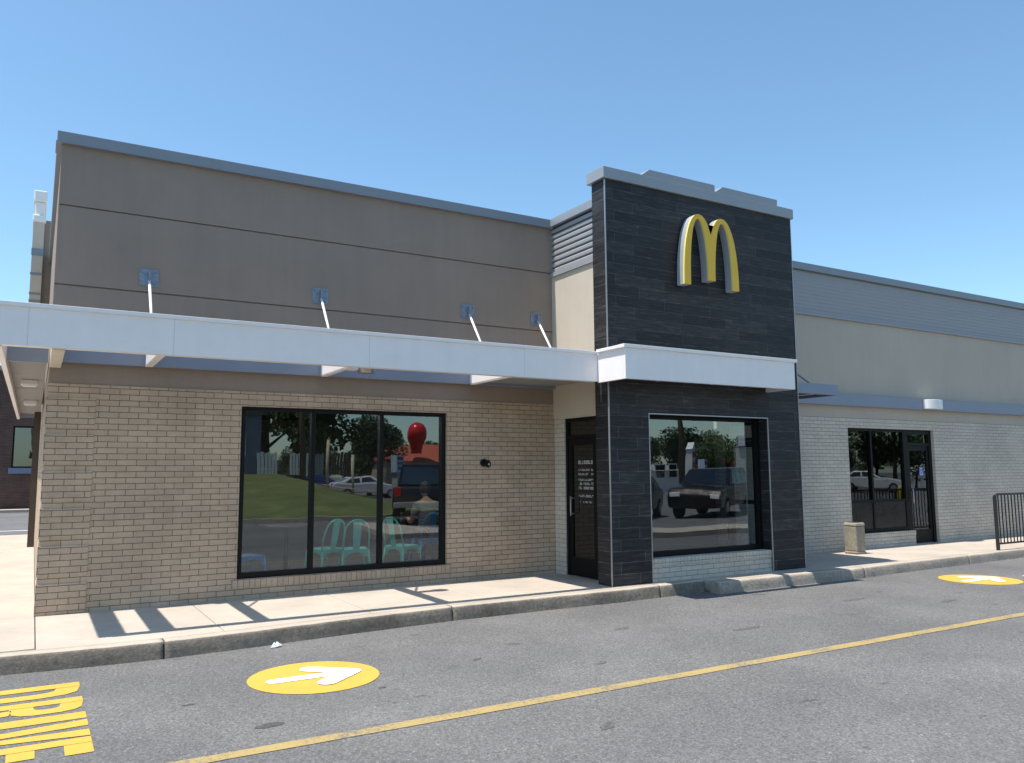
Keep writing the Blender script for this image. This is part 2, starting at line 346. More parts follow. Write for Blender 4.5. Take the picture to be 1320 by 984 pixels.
kerb(kline,'kerb'); kerb(kline2,'kerb',concrete('newer_kerb_face',(.36,.31,.25),.25,True))
STN=asphalt('oil_stained_asphalt',.5); STN2=asphalt('damp_stained_asphalt',.72)
def stain(cx,cy,rx,ry,rot,m,seed):
    random.seed(seed); n=26; v=[]
    for i in range(n):
        a=6.2832*i/n; k_=1+.35*noise.noise(Vector((math.cos(a)*1.5+seed,math.sin(a)*1.5,seed)))+random.uniform(-.08,.08)
        x,y=rx*k_*math.cos(a),ry*k_*math.sin(a); v.append((cx+x*math.cos(rot)-y*math.sin(rot),cy+x*math.sin(rot)+y*math.cos(rot),.0022))
    tag(MB().add(v,[tuple(range(n))]).build('asphalt_stain',m),kind='structure')
for q in ((1.33,-4.86+.33,.10,.045,.1,STN,1),(3.35,-3.62,.05,.022,.3,STN,2),(2.3,-4.05,.035,.016,0,STN,3),(5.3,-3.2,.11,.03,.1,STN2,4),(4.2,-4.3,.07,.03,.4,STN2,5),(6.4,-3.9,.2,.04,.05,STN2,6),(.95,-3.75,.05,.018,.1,STN,7),(8.9,-3.3,.22,.05,.05,STN2,8),(3.2,-5.7,.09,.04,.6,STN2,9),(9.8,-4.0,.18,.05,.1,STN2,10)): stain(*q)
# yellow lane line (slightly wavy edges)
ln=MB(); X=-3.
random.seed(3)
pp=[]
while X<24:
    pp.append((X,-4.985+random.uniform(-.004,.004),.060+random.uniform(-.004,.004))); X+=.4
for a,b in zip(pp,pp[1:]): ln.add([(a[0],a[1]-a[2],.004),(b[0],b[1]-b[2],.004),(b[0],b[1]+b[2],.004),(a[0],a[1]+a[2],.004)],[(0,1,2,3)])
tag(ln.build('lane_line',PYL),kind='structure')
# round direction markers
def marker(cx,cy,r):
    c=MB(); n=72
    c.add([(cx+r*math.cos(2*math.pi*i/n),cy+r*math.sin(2*math.pi*i/n)*1.0,.004) for i in range(n)],[tuple(range(n))])
    tag(c.build('round_arrow_marking',PY),kind='structure')
    a=MB(); s=r/.5
    def cap(p,q,w,z):
        p=Vector(p);q=Vector(q);d=(q-p).normalized();nn=Vector((-d.y,d.x)); out=[]
        for i in range(9):
            t=math.pi/2+math.pi*i/8; out.append(p+(d*math.cos(t)+nn*math.sin(t))*w)
        for i in range(9):
            t=-math.pi/2+math.pi*i/8; out.append(q+(d*math.cos(t)+nn*math.sin(t))*w)
        a.add([(cx+o.x*s,cy+o.y*s,z) for o in out],[tuple(range(18))])
    cap((-.31,0),(.20,0),.062,.008); cap((.30,0),(.03,.235),.078,.0092); cap((.30,0),(.03,-.235),.078,.0104)
    tag(a.build('direction_arrow',PW),kind='structure')
marker(1.95,-3.45,.52); marker(12.05,-3.12,.55)
a=MB(); a.add([(12.95,-3.42,.004),(13.7,-3.5,.004),(13.75,-3.38,.004),(13.0,-3.22,.004)],[(0,1,2,3)]); tag(a.build('white_marking',PW),kind='structure')
# DRIVE lettering: u runs towards the camera (-Y), v runs +X
V0=-.46; H=.765
def letter(polys,u0,w,z=.004):
    mb=MB()
    for poly in polys:
        mb.add([(V0+H*v,-(u0+w*u),z) for u,v in poly],[tuple(range(len(poly)))])
    tag(mb.build('drive_lettering',PY),kind='structure')
def bowl(u0,u1,v0,v1,tu,tv,n=7):
    out=[];inn=[]
    for i in range(n+1):
        t=math.pi/2-math.pi*i/n
        out.append((u0+(u1-u0)*abs(math.cos(t))**.55,(v0+v1)/2+(v1-v0)/2*math.copysign(abs(math.sin(t))**.7,math.sin(t))))
        inn.append((u0+(u1-u0-tu)*abs(math.cos(t))**.55,(v0+v1)/2+((v1-v0)/2-tv)*math.copysign(abs(math.sin(t))**.7,math.sin(t))))
    return [[out[i],out[i+1],inn[i+1],inn[i]] for i in range(n)]
letter([[(0,0),(.35,0),(.35,1),(0,1)]]+bowl(.37,1,0,1,.34,.21),2.61,.40)
letter([[(0,0),(.35,0),(.35,1),(0,1)]]+bowl(.37,1,.40,1,.34,.19)+[[(.44,.42),(.78,.40),(1.0,.0),(.64,0)]],3.095,.375)
letter([[(0,0),(1,0),(1,1),(0,1)]],3.54,.165)
letter([[(0,1),(.38,1),(.535,.0),(.30,0)],[(.63,1),(1,1),(.72,0),(.55,.0)]],3.745,.385)
letter([[(0,0),(.36,0),(.36,1),(0,1)],[(.38,1),(1,1),(1,.80),(.38,.80)],[(.38,.60),(.86,.60),(.86,.41),(.38,.41)],[(.38,.2),(1,.2),(1,0),(.38,0)]],4.155,.33)

# ---------------------------------------------------------------- the restaurant building
B=empty('restaurant_building',(0,0,0),label='single storey tan brick restaurant building with charcoal tiled entrance tower',cat='building')
def wall_y(mb,x0,x1,z0,z1,y0,y1,holes=()):
    """wall in the XZ plane with rectangular holes, sorted by x"""
    x=x0
    for (a,b,c,d) in holes:
        if a>x: mb.box(x,a,y0,y1,z0,z1)
        if c>z0: mb.box(a,b,y0,y1,z0,c)
        if d<z1: mb.box(a,b,y0,y1,d,z1)
        x=b
    if x<x1: mb.box(x,x1,y0,y1,z0,z1)
def wall_x(mb,y0,y1,z0,z1,x0,x1,holes=()):
    y=y0
    for (a,b,c,d) in holes:
        if a>y: mb.box(x0,x1,y,a,z0,z1)
        if c>z0: mb.box(x0,x1,a,b,z0,c)
        if d<z1: mb.box(x0,x1,a,b,d,z1)
        y=b
    if y<y1: mb.box(x0,x1,y,y1,z0,z1)
W1=(2.05,4.82,.382,2.45)
mb=MB(); wall_y(mb,0,6.6,.15,2.63,0,.25,[W1]); wall_x(mb,.25,14,.15,2.63,0,.25); mb.build('brick_wall',BR,B)
# interlocking corner: proud five-course blocks
q=MB(); z=.15; k=0
while z<2.5:
    h=.0667*5; zt=min(z+h-.008,2.62)
    q.box(-.012,.47,-.012,.47,z+.002,zt); z+=.0667*6; k+=1
q.build('corner_brick_block',BRQ,B,bevel=.003)
MB().box(1.99,4.88,-.008,.0,.28,.379).build('window_sill',BRS,B)
# smooth band + upper stucco with two reveals
MB().box(0.004,6.6,.012,.25,2.63,3.0).box(.012,.25,.25,14,2.63,3.0).build('render_band',STT,B)
u=MB()
for a,b in ((3.0,3.727),(3.745,4.632),(4.65,5.345)):
    u.box(0,6.6,0,.22,a,b); u.box(0,.22,.22,14,a,b)
u.box(.022,6.6,.022,.2,3.72,3.76); u.box(.022,6.6,.022,.2,4.62,4.66)
u.box(.022,.2,.2,14,3.72,3.76); u.box(.022,.2,.2,14,4.62,4.66)
u.build('upper_wall',STD,B)
c=MB(); c.box(-.05,6.54,-.05,.32,5.345,5.475); c.box(-.05,.32,.32,14.05,5.345,5.475); c.build('coping',COPE,B,bevel=.006)
c=MB(); c.box(-.06,6.54,-.062,.33,5.338,5.350); c.build('coping_drip',COPE,B)
MB().box(.22,24,.22,14,5.05,5.15).build('roof',M('roof_membrane',(.35,.35,.34),.9),B)
MB().box(0,40,13.8,14,.15,5.3).build('rear_wall',STD,B)
# steel ledger along the wall
MB().box(.10,6.59,-.075,-.001,2.862,3.06).build('ledger_channel',LEDG,B,bevel=.004)

# windows -------------------------------------------------
def window(parent,x0,x1,z0,z1,yf,mulls=(),trans=(),fw=.06,depth=.09,glass=GL,name='window'):
    f=MB()
    f.box(x0,x0+fw,yf,yf+depth,z0,z1); f.box(x1-fw,x1,yf,yf+depth,z0,z1)
    f.box(x0+fw,x1-fw,yf,yf+depth,z0,z0+fw*1.1); f.box(x0+fw,x1-fw,yf,yf+depth,z1-fw*.8,z1)
    w=f.build(name,BLK,parent,bevel=.003)
    cuts=[x0+fw]
    for m in mulls:
        MB().box(m-.027,m+.027,yf,yf+depth,z0+fw*1.1,z1-fw*.8).build('mullion',BLK,w,bevel=.003); cuts+=[m-.027,m+.027]
    cuts.append(x1-fw)
    for t in trans:
        for a,b in zip(cuts[::2],cuts[1::2]): MB().box(a,b,yf+.004,yf+depth-.004,t-.025,t+.025).build('transom',BLK,w)
    for a,b in zip(cuts[::2],cuts[1::2]):
        tilt=random.uniform(-.0006,.0006)
        y=yf+depth*.55
        MB().add([(a,y-tilt,z0),(b,y+tilt,z0),(b,y+tilt*1.5,z1),(a,y-tilt*.5,z1)],[(0,1,2,3)]).build('pane',glass,w,fix=False)
    return w
window(B,2.05,4.82,.382,2.45,.045,(2.956,3.878),fw=.062)
# vestibule ------------------------------------------------
VX=6.6; VR=9.86
DY0,DY1=-1.06,-.27
mb=MB(); wall_x(mb,-1.30,-.001,.15,2.44,VX,VX+.12,[(DY0,DY1,.15,2.40)]); mb.build('porch_brick_jamb',WB,B)
MB().box(VX-.012,VX+.12,-1.31,-.001,2.432,4.575).build('porch_side_wall',STB,B)
# ribbed metal at top of porch side
def ribs_x(mb,x,y0,y1,z0,z1,p=.085,d=.022,sgn=-1):
    n=int(round((z1-z0)/p)); p=(z1-z0)/n
    prof=[]
    for i in range(n):
        z=z0+i*p; prof+=[(0,z),(d,z+p*.18),(d,z+p*.62),(0,z+p*.8)]
    prof.append((0,z1))
    for a,b in zip(prof,prof[1:]):
        mb.add([(x+sgn*a[0],y0,a[1]),(x+sgn*a[0],y1,a[1]),(x+sgn*b[0],y1,b[1]),(x+sgn*b[0],y0,b[1])],[(0,1,2,3)])
def ribs_y(mb,y,x0,x1,z0,z1,p=.065,d=.018):
    n=int(round((z1-z0)/p)); p=(z1-z0)/n; prof=[]
    for i in range(n):
        z=z0+i*p; prof+=[(0,z),(d,z+p*.18),(d,z+p*.62),(0,z+p*.8)]
    prof.append((0,z1))
    for a,b in zip(prof,prof[1:]):
        mb.add([(x0,y-a[0],a[1]),(x1,y-a[0],a[1]),(x1,y-b[0],b[1]),(x0,y-b[0],b[1])],[(0,1,2,3)])
r=MB(); ribs_x(r,VX,-1.31,-.001,4.64,5.35,p=.089,d=.008); r.build('ribbed_metal_panel',SID,B,fix=False)
MB().box(VX,VX+.1,-1.31,-.001,4.575,5.35).build('porch_upper_wall',STB,B)
MB().box(VX-.04,VX,-1.31,-.002,4.577,4.64).build('panel_flashing',SID,B)
MB().box(VX-.06,VX+.25,-1.32,.33,5.355,5.482).build('porch_coping',COPT,B,bevel=.006); MB().box(VR-.2,10.12,-1.235,-.15,5.60,5.77).build('porch_coping',COPT,B,bevel=.006)
MB().box(VX+.12,VR-.12,-1.3,0,5.15,5.22).build('porch_roof',SOF,B)
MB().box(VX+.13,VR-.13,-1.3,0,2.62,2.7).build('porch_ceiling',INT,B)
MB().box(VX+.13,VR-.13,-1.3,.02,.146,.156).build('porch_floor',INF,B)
mb=MB(); wall_x(mb,-1.30,-.2,.15,5.59,VR-.12,10.07,[(-1.12,-.34,.15,2.40)]); mb.build('porch_right_wall',WB,B)
# left entrance door (faces -X)
def side_door(x,y0,y1,z0,z1,s,parent,gl=None):
    gl=gl or GLD
    f=MB(); f.box(x,x+.07,y0,y0+.05,z0,z1); f.box(x,x+.07,y1-.05,y1,z0,z1); f.box(x,x+.07,y0+.05,y1-.05,z1-.05,z1); f.box(x,x+.07,y0+.05,y1-.05,z1-.30,z1-.25)
    d=f.build('door',BLK,parent,bevel=.002)
    l=MB(); a,b=y0+.055,y1-.055; xx=x+.012
    l.box(xx,xx+.045,a,a+.085,z0+.01,z1-.305); l.box(xx,xx+.045,b-.085,b,z0+.01,z1-.305); l.box(xx,xx+.045,a+.085,b-.085,z0+.01,z0+.26); l.box(xx,xx+.045,a+.085,b-.085,z1-.40,z1-.305)
    l.build('door_leaf',BLK,d,bevel=.002)
    MB().add([(x+.03,a+.08,z0+.26),(x+.03,b-.08,z0+.26),(x+.03,b-.08,z1-.4),(x+.03,a+.08,z1-.4)],[(0,1,2,3)]).add([(x+.03,a,z1-.255),(x+.03,b,z1-.255),(x+.03,b,z1-.05),(x+.03,a,z1-.05)],[(0,1,2,3)]).build('pane',gl,d,fix=False)
    return d
D1=side_door(VX+.02,DY0,DY1,.155,2.40,1,B)
hm=MB(); hm.tube([(VX-.03,-.45,1.0),(VX-.03,-.45,1.28)],.012); hm.tube([(VX-.03,-.45,1.03),(VX+.03,-.45,1.03)],.009); hm.tube([(VX-.03,-.45,1.25),(VX+.03,-.45,1.25)],.009); hm.build('handle',TRM,D1)
# notice lettering on the glass: rows of small white characters (hours board)
random.seed(11); nt_=MB()
def glyphrow(y0,y1,z,h,cw,fill=.8,x=VX+.045):
    y=y1
    while y>y0+cw:
        w=cw*random.uniform(.6,.95)
        if random.random()<fill:
            t=h*.2
            k=random.randrange(4)
            nt_.add([(x,y,z),(x,y-t,z),(x,y-t,z+h),(x,y,z+h)],[(0,1,2,3)])
            if k!=1: nt_.add([(x,y-t,z+h-t),(x,y-w,z+h-t),(x,y-w,z+h),(x,y-t,z+h)],[(0,1,2,3)])
            if k!=2: nt_.add([(x,y-t,z),(x,y-w,z),(x,y-w,z+t),(x,y-t,z+t)],[(0,1,2,3)])
            if k in(0,3): nt_.add([(x,y-w+t,z+t),(x,y-w,z+t),(x,y-w,z+h-t),(x,y-w+t,z+h-t)],[(0,1,2,3)])
        y-=cw*1.1
glyphrow(-.93,-.55,1.735,.05,.04,1)
for i,zz in enumerate((1.64,1.58,1.50,1.44,1.38)): glyphrow(-.93,-.55,zz,.026 if i<3 else .034,.028,.85)
glyphrow(-.93,-.55,1.27,.03,.032,.95); glyphrow(-.9,-.58,1.19,.022,.024,.8)
for o_ in [nt_.build('hours_notice',M('white_vinyl',(.6,.6,.6),.5),D1,fix=False)]: pass
# right porch door (seen through the tower glass)
D2=side_door(VR-.1,-1.12,-.34,.155,2.40,1,B,glassmat('clear_door_glass',.03,(.85,.88,.88)))
MB().box(VR-.17,VR-.13,-1.05,-.41,1.10,1.16).build('push_bar',BLK,D2)

# tower slab -----------------------------------------------
TX0,TX1,TY=6.41,10.09,-1.6
OX0,OX1,OZ=7.08,9.40,2.41
t=MB(); wall_y(t,TX0,TX1,.15,5.6,TY,-1.30,[(OX0,OX1,.15,OZ)])
t.build('tiled_tower_wall',TILE,B)
MB().box(VX,TX1-.2,-1.30,-1.16,3.0,5.6).build('tower_back_wall',STB,B)
e=MB()
for x in (TX0,TX1): e.box(x-.009 if x==TX0 else x-.003,x+.003 if x==TX0 else x+.009,TY-.006,TY+.012,.15,5.59)
e.box(OX0-.003,OX0+.012,TY-.005,TY+.01,.15,OZ); e.box(OX1-.012,OX1+.003,TY-.005,TY+.01,.15,OZ); e.box(OX0-.003,OX1+.003,TY-.0055,TY+.01,OZ-.008,OZ+.007)
e.build('edge_trim',TRM,B)
MB().box(OX0+.001,OX1-.001,TY+.03,-1.301,.15,.36).build('pale_brick_base',WB,B)
MB().box(OX0+.001,OX1-.001,TY+.022,-1.301,.36,.455).build('window_sill',WBS,B)
window(B,OX0+.004,OX1-.004,.457,OZ-.003,-1.42,(),fw=.065,depth=.09)
# jamb lining on the right reveal (dark tile returns)
c=MB(); c.box(TX0-.045,TX1+.045,TY-.035,-1.24,5.605,5.765); c.build('tower_coping',COPT,B,bevel=.006)
for (a,b) in ((7.12,8.42),(8.54,9.76)):
    c=MB(); c.prism([(a-.08,5.766),(b+.02,5.766),(b+.02,5.865),(a+.06,5.865)],'y',TY-.03,-1.26); c.build('raised_coping_cap',COPT,B,bevel=.004)
MB().box(TX0+.2,TX1-.2,-1.5,-1.3,5.766,5.79).build('roof_flashing',COPT,B)

# canopy ---------------------------------------------------
CY=-1.53
CN=MB()
cz0,cz1=2.815,3.215
seams=[-.45,-.20,1.05,3.10,5.15,6.285]
for a,b in zip(seams,seams[1:]): CN.box(a+.0015,b-.0015,CY,CY+.05,cz0,cz1-.04)
CN.box(-.44,6.28,CY+.006,CY+.045,cz0+.01,cz1-.045)
canopy=CN.build('canopy',FAS,B)
MB().box(-.465,6.27,CY-.018,CY+.10,cz1-.04,cz1).build('top_flange',FAS,canopy,bevel=.003)
MB().box(-.44,6.27,CY+.05,CY+.11,cz0,cz0+.008).build('bottom_flange',FAS,canopy)
# side run along the left wall
s=MB(); s.box(-.45,-.40,CY+.052,10.2,cz0,cz1-.04); s.build('side_fascia',FAS,canopy)
MB().box(-.465,-.35,CY+.1,10.2,cz1-.04,cz1-.001).build('side_flange',FAS,canopy)
CRM=M('cream_painted_steel',(.60,.55,.44),.5)
MB().box(.0,.11,CY+.052,-.012,2.80,3.14).build('beam',CRM,canopy,bevel=.003)
so=MB()
for i in range(5): so.box(-.398,-.02,.05+i*2.0,2.02+i*2.0,2.93+.002*(i%2),2.96)
so.build('side_soffit',SOF,canopy)
for yy in (.0,10.1): MB().box(-.398,-.015,yy,yy+.05,2.85,3.1).build('cross_member',LEDG,canopy)
for i,x in enumerate((.955,3.0,5.14)):
    o=MB(); o.prism([(-.076,2.86),(-.076,3.10),(CY+.052,3.10),(CY+.052,2.86)],'x',x-.006,x+.006); o.box(x-.006,x+.07,CY+.052,-.076,2.855,2.867); o.box(x-.006,x+.07,CY+.052,-.076,3.095,3.107)
    o.build('outrigger',FAS,canopy)
MB().lathe([(.10,0),(.10,.12),(.06,.14)],(3.42,-.55,2.87),18).build('canopy_light',TRM,canopy); MB().box(3.10,3.30,-.62,-.48,2.90,3.0).build('junction_box',FAS,canopy)
MB().box(5.22,6.28,CY+.052,-.077,2.90,2.93).build('soffit_panel',SOF,canopy)
MB().box(6.285,6.4,-1.40,-.077,2.90,2.93).box(6.4,6.585,-1.29,-.077,2.90,2.93).build('soffit_panel',SOF,canopy)
# rods and wall plates
def hanger(x,y0,z0,y1,z1):
    h=MB(); h.tube([(x,y0,z0),(x,y1,z1)],.016,8); h.build('tie_rod',ROD,canopy)
for x in (.955,2.99,5.14,6.30):
    p=MB(); p.box(x-.105,x+.105,-.012,0,3.81,4.01); p.box(x-.01,x+.01,-.075,-.012,3.83,3.98)
    for sx in (-.075,.075):
        for sz in (3.84,3.98): p.lathe([(.014,-.012),(.014,.0)],(x+sx,-.014,sz),8,'y')
    p.build('wall_plate',PLT,canopy,bevel=.002)
    hanger(x+.0,-.05,3.87,-.62,3.105)
# tower canopy
TYC=-2.12
c=MB(); c.box(6.285,9.42,TYC,TYC+.05,2.80,cz1-.02); cc=c.build('entrance_canopy',FAS,B)
MB().box(6.25,9.46,TYC-.025,TYC+.10,cz1-.02,cz1+.025).build('top_flange',FAS,cc,bevel=.003)
MB().box(6.285,6.335,TYC+.052,CY-.001,2.80,cz1-.02).build('side_fascia',FAS,cc)
MB().box(6.25,6.36,TYC+.101,CY-.02,cz1-.02,cz1+.022).build('side_flange',FAS,cc,bevel=.003)
MB().box(9.37,9.42,TYC+.052,TY-.01,2.80,cz1-.02).build('side_fascia',FAS,cc)
MB().box(6.34,9.36,TY-.08,TY-.007,2.86,3.06).build('ledger_channel',LEDG,cc)
for x in (7.15,8.15,8.75): MB().box(x,x+.05,TYC+.052,TY-.082,2.85,3.08).build('outrigger',FAS,cc)
MB().box(8.80,9.36,TYC+.052,TY-.082,2.87,2.90).build('soffit_panel',SOF,cc)
MB().box(6.34,7.14,TYC+.052,TY-.082,3.05,3.08).build('soffit_panel',SOF,cc)

# right wing ------------------------------------------------
WY=-.2
wx0,wx1,wd=13.12,14.98,15.84
mb=MB(); wall_y(mb,VR,36,.15,2.60,WY,WY+.22,[(wx0,wx1,.42,2.42),(wx1,wd,.15,2.42)]); mb.build('wing_brick_wall',WB,B)
MB().box(wx0-.05,wx1+.01,WY-.035,WY-.001,.15,.335).build('brick_base',WB,B)
MB().box(wx0-.05,wx1+.01,WY-.045,WY-.001,.336,.425).build('window_sill',WBS,B)
MB().box(VR,36,WY+.008,WY+.2,2.60,4.50).build('wing_stucco_wall',STW,B)
r=MB(); ribs_y(r,WY+.0,VR,36,4.53,5.32,p=.072,d=.006); r.build('wing_ribbed_panel',SID,B,fix=False)
MB().box(VR,36,WY+.01,WY+.2,4.5,5.35).build('wing_parapet',STW,B)
MB().box(VR,36,WY-.035,WY+.007,4.485,4.53).build('panel_flashing',SID,B)
MB().box(VR,36,WY-.06,WY+.3,5.325,5.46).build('wing_coping',COPE,B,bevel=.006)
MB().box(TX1-.22,36,WY-.10,WY+.006,2.825,3.04).build('wing_ledger_channel',LEDG,B,bevel=.004)
# small wing canopy tucked behind the tower
c=MB(); c.box(10.10,11.2,-1.50,-1.45,2.84,3.01); wc=c.build('wing_canopy',LEDG,B,bevel=.003)
MB().box(11.15,11.2,-1.449,-.301,2.84,3.01).build('side_fascia',LEDG,wc)
MB().box(10.10,11.14,-1.448,-.301,2.90,2.92).build('soffit_panel',M('dark_soffit',(.04,.04,.045),.7),wc)
MB().tube([(10.75,-1.35,3.0),(10.75,-.2,3.85)],.014).build('tie_rod',LEDG,wc)
# wing window + door
w3=window(B,wx0+.004,wx1-.03,.428,2.415,WY+.06,(13.88,),(1.02,),fw=.06,depth=.08,glass=glassmat('wing_glass',.07,(.45,.5,.5),.4))
for a_,b_x in ((wx0+.064,13.853),(13.907,wx1-.09)): MB().box(a_,b_x,WY+.075,WY+.095,.50,.995).build('spandrel',M('dark_spandrel_panel',(.008,.008,.009),.28,var=.3),w3)
d=MB(); x0,x1=wx1-.028,wd-.004; y=WY+.06
d.box(x0,x0+.08,y,y+.09,.155,2.415); d.box(x1-.09,x1,y,y+.09,.155,2.415); d.box(x0+.08,x1-.09,y,y+.09,2.33,2.415); d.box(x0+.08,x1-.09,y,y+.09,2.10,2.16)
D3=d.build('door',BLK,B,bevel=.002)
l=MB(); l.box(x0+.085,x0+.155,y+.02,y+.06,.16,2.095); l.box(x1-.165,x1-.095,y+.02,y+.06,.16,2.095); l.box(x0+.155,x1-.165,y+.02,y+.06,.16,.42); l.box(x0+.155,x1-.165,y+.02,y+.06,2.0,2.095); l.build('door_leaf',BLK,D3)
MB().add([(x0+.15,y+.04,.4),(x1-.16,y+.04,.4),(x1-.16,y+.04,2.02),(x0+.15,y+.04,2.02)],[(0,1,2,3)]).add([(x0+.08,y+.04,2.16),(x1-.09,y+.04,2.16),(x1-.09,y+.04,2.33),(x0+.08,y+.04,2.33)],[(0,1,2,3)]).build('pane',GL,D3,fix=False)
MB().tube([(x0+.12,y-.04,.95),(x0+.12,y-.04,1.25)],.012).build('handle',TRM,D3)
# accessibility sticker
st=MB(); cx,cz,yy=15.50,1.58,y+.036
st.m=0; st.add([(cx-.07,yy,cz-.09),(cx+.07,yy,cz-.09),(cx+.07,yy,cz+.09),(cx-.07,yy,cz+.09)],[(0,1,2,3)])
st.m=1; yy-=.002
def disc(cx,cz,r,n=14): st.add([(cx+r*math.cos(6.283*i/n),yy,cz+r*math.sin(6.283*i/n)) for i in range(n)],[tuple(range(n))])
disc(cx-.01,cz+.06,.014)
n=16; a0=R(-200)
for i in range(n):
    a=R(130)+R(250)*i/n; b=R(130)+R(250)*(i+1)/n
    st.add([(cx+.042*math.cos(a),yy,cz-.03+.042*math.sin(a)),(cx+.042*math.cos(b),yy,cz-.03+.042*math.sin(b)),(cx+.031*math.cos(b),yy,cz-.03+.031*math.sin(b)),(cx+.031*math.cos(a),yy,cz-.03+.031*math.sin(a))],[(0,1,2,3)])
for p in ([(-.018,.045),(-.004,.045),(.0,-.01),(-.014,-.01)],[(-.014,.0),(.03,-.002),(.03,-.014),(-.014,-.012)],[(.02,-.004),(.032,-.004),(.052,-.055),(.04,-.058)]):
    st.add([(cx+u,yy-.001,cz+v) for u,v in p],[tuple(range(4))])
st.build('accessibility_sticker',[M('sticker_blue',(.12,.16,.5),.5),M('sticker_white',(.8,.8,.8),.5)],D3,fix=False)

# left-side projecting entrance element seen past the corner
s=MB(); s.box(-.31,-.14,6.0,8.2,3.0,6.05); s.build('side_entry_fin',STB,B)
MB().box(-.15,-.002,6.1,8.2,3.0,6.12).build('side_entry_wall',STT,B)
f=MB(); f.box(-.325,-.12,5.98,8.22,6.05,6.18); f.box(-.325,-.12,5.98,8.22,6.42,6.62); f.box(-.30,-.15,6.02,8.2,6.18,6.42); f.build('side_entry_cap',WHT,B,bevel=.02)
for z_,h_ in ((5.45,.12),(5.1,.04),(4.75,.035),(4.62,.035)): MB().box(-.318,-.135,5.985,6.0,z_,z_+h_).build('side_entry_band',COPE,B)
MB().box(-.13,-.01,9.42,9.55,.15,2.93).build('canopy_post',BRZ,B)

# interior ---------------------------------------------------
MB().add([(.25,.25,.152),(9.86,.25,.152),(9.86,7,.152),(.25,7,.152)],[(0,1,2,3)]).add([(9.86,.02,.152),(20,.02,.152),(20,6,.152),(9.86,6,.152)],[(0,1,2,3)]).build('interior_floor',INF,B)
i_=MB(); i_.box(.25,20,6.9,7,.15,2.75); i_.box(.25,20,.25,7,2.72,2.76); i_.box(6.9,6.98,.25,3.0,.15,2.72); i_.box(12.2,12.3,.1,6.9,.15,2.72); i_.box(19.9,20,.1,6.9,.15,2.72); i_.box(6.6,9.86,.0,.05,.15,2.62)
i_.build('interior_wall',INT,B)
lampm=emis('lit_ceiling_lamp',(1,.98,.92),55)
for x,y in ((6.05,3.0),(4.7,3.0),(3.2,3.2),(1.6,3.2),(14.2,2.2),(1.55,1.0),(3.4,1.0),(5.2,1.0)):  # row nearest the glass is out of view, added to brighten the chairs
    l=empty('ceiling_lamp',(x,y,2.66),label={6.05:'lit strip ceiling lamp seen through the right pane of the brick wall window',4.7:'lit strip ceiling lamp seen through the middle pane of the brick wall window',3.2:'lit strip ceiling lamp deep behind the middle pane of the large window',1.6:'lit strip ceiling lamp behind the left pane of the large window',14.2:'lit strip ceiling lamp inside the right hand window beside the door',1.55:'added strip lamp, out of view, brightening the chairs behind the left pane of the large window',3.4:'added strip lamp, out of view, brightening the chairs behind the middle pane of the large window',5.2:'added strip lamp, out of view, brightening the chairs behind the right pane of the large window'}[x],cat='ceiling lamp',group='strip lamps inside the restaurant')
    MB().box(-.3,.3,-.05,.05,0,.05).build('housing',WHT,l); MB().box(-.28,.28,-.035,.035,-.012,-.001).build('diffuser',lampm,l)

# M sign -------------------------------------------------------
sg=empty('arch_sign',(7.655,-1.6,4.25),label='yellow double arch letter M sign with grey sides on the charcoal tower',cat='sign')
W_,H_=1.07,1.05
def arc(cx,a,h,n=24,y0=0,p=2.2,side=0):
    """points from left leg over the top to right leg"""
    out=[]
    for i in range(n+1):
        th=math.pi-math.pi*i/n
        x=cx+a*math.copysign(abs(math.cos(th))**(2/p),math.cos(th)); z=h*abs(math.sin(th))**(2/p)
        out.append((x,z))
    return out
def Mshape(g=0.):
    cxl,cxr=.29*W_,.71*W_; ao=.29*W_-g; ai=.163*W_; ho=H_-g; hi=H_-.066*H_
    L_o=[p for p in arc(cxl,ao,ho,60)]; R_o=[p for p in arc(cxr,ao,ho,60)]
    # valley where the outer curves meet at x=.5W
    mid=.5*W_
    lo=[p for p in L_o if p[0]<mid]; ro=[p for p in R_o if p[0]>mid]
    lo=[p for p in lo]; 
    vz=ho*(1-((mid-cxl)/ao)**2.2)**(1/2.2)
    li=arc(.2775*W_,ai,hi,40); ri=arc(.7225*W_,ai,hi,40)
    mb_=.095*H_
    def clip_right(c,zc): # inner left arch's right leg stops at middle foot
        return [p for p in c if not (p[0]>c[0][0]+ (c[-1][0]-c[0][0])/2 and p[1]<zc)]
    def clip_left(c,zc):
        return [p for p in c if not (p[0]<c[0][0]+ (c[-1][0]-c[0][0])/2 and p[1]<zc)]
    li=clip_right(li,mb_); ri=clip_left(ri,mb_)
    poly=lo+[(mid,vz)]+ro            # outer left foot -> over -> outer right foot
    ri_r=list(reversed(ri)); li_r=list(reversed(li))
    poly+=ri_r+[(ri[0][0],mb_)]+[(li[-1][0],mb_)]+li_r
    out=[]
    for p in poly:
        if not out or (abs(out[-1][0]-p[0])+abs(out[-1][1]-p[1]))>1e-4: out.append(p)
    return out
sh=Mshape()
def prism_tri(poly,y0,y1,name,mat,parent,sides=True):
    bm=bmesh.new()
    a=[bm.verts.new((x,y0,z)) for x,z in poly]; b=[bm.verts.new((x,y1,z)) for x,z in poly]
    f1=bm.faces.new(a); f2=bm.faces.new(list(reversed(b))); n=len(poly)
    for i in range(n):
        j=(i+1)%n; bm.faces.new((a[j],a[i],b[i],b[j]))
    bmesh.ops.triangulate(bm,faces=[f1,f2]); bmesh.ops.recalc_face_normals(bm,faces=bm.faces)
    me=bpy.data.meshes.new(name); bm.to_mesh(me); bm.free(); me.materials.append(mat)
    o=bpy.data.objects.new(name,me); COL.objects.link(o); o.parent=parent; return o
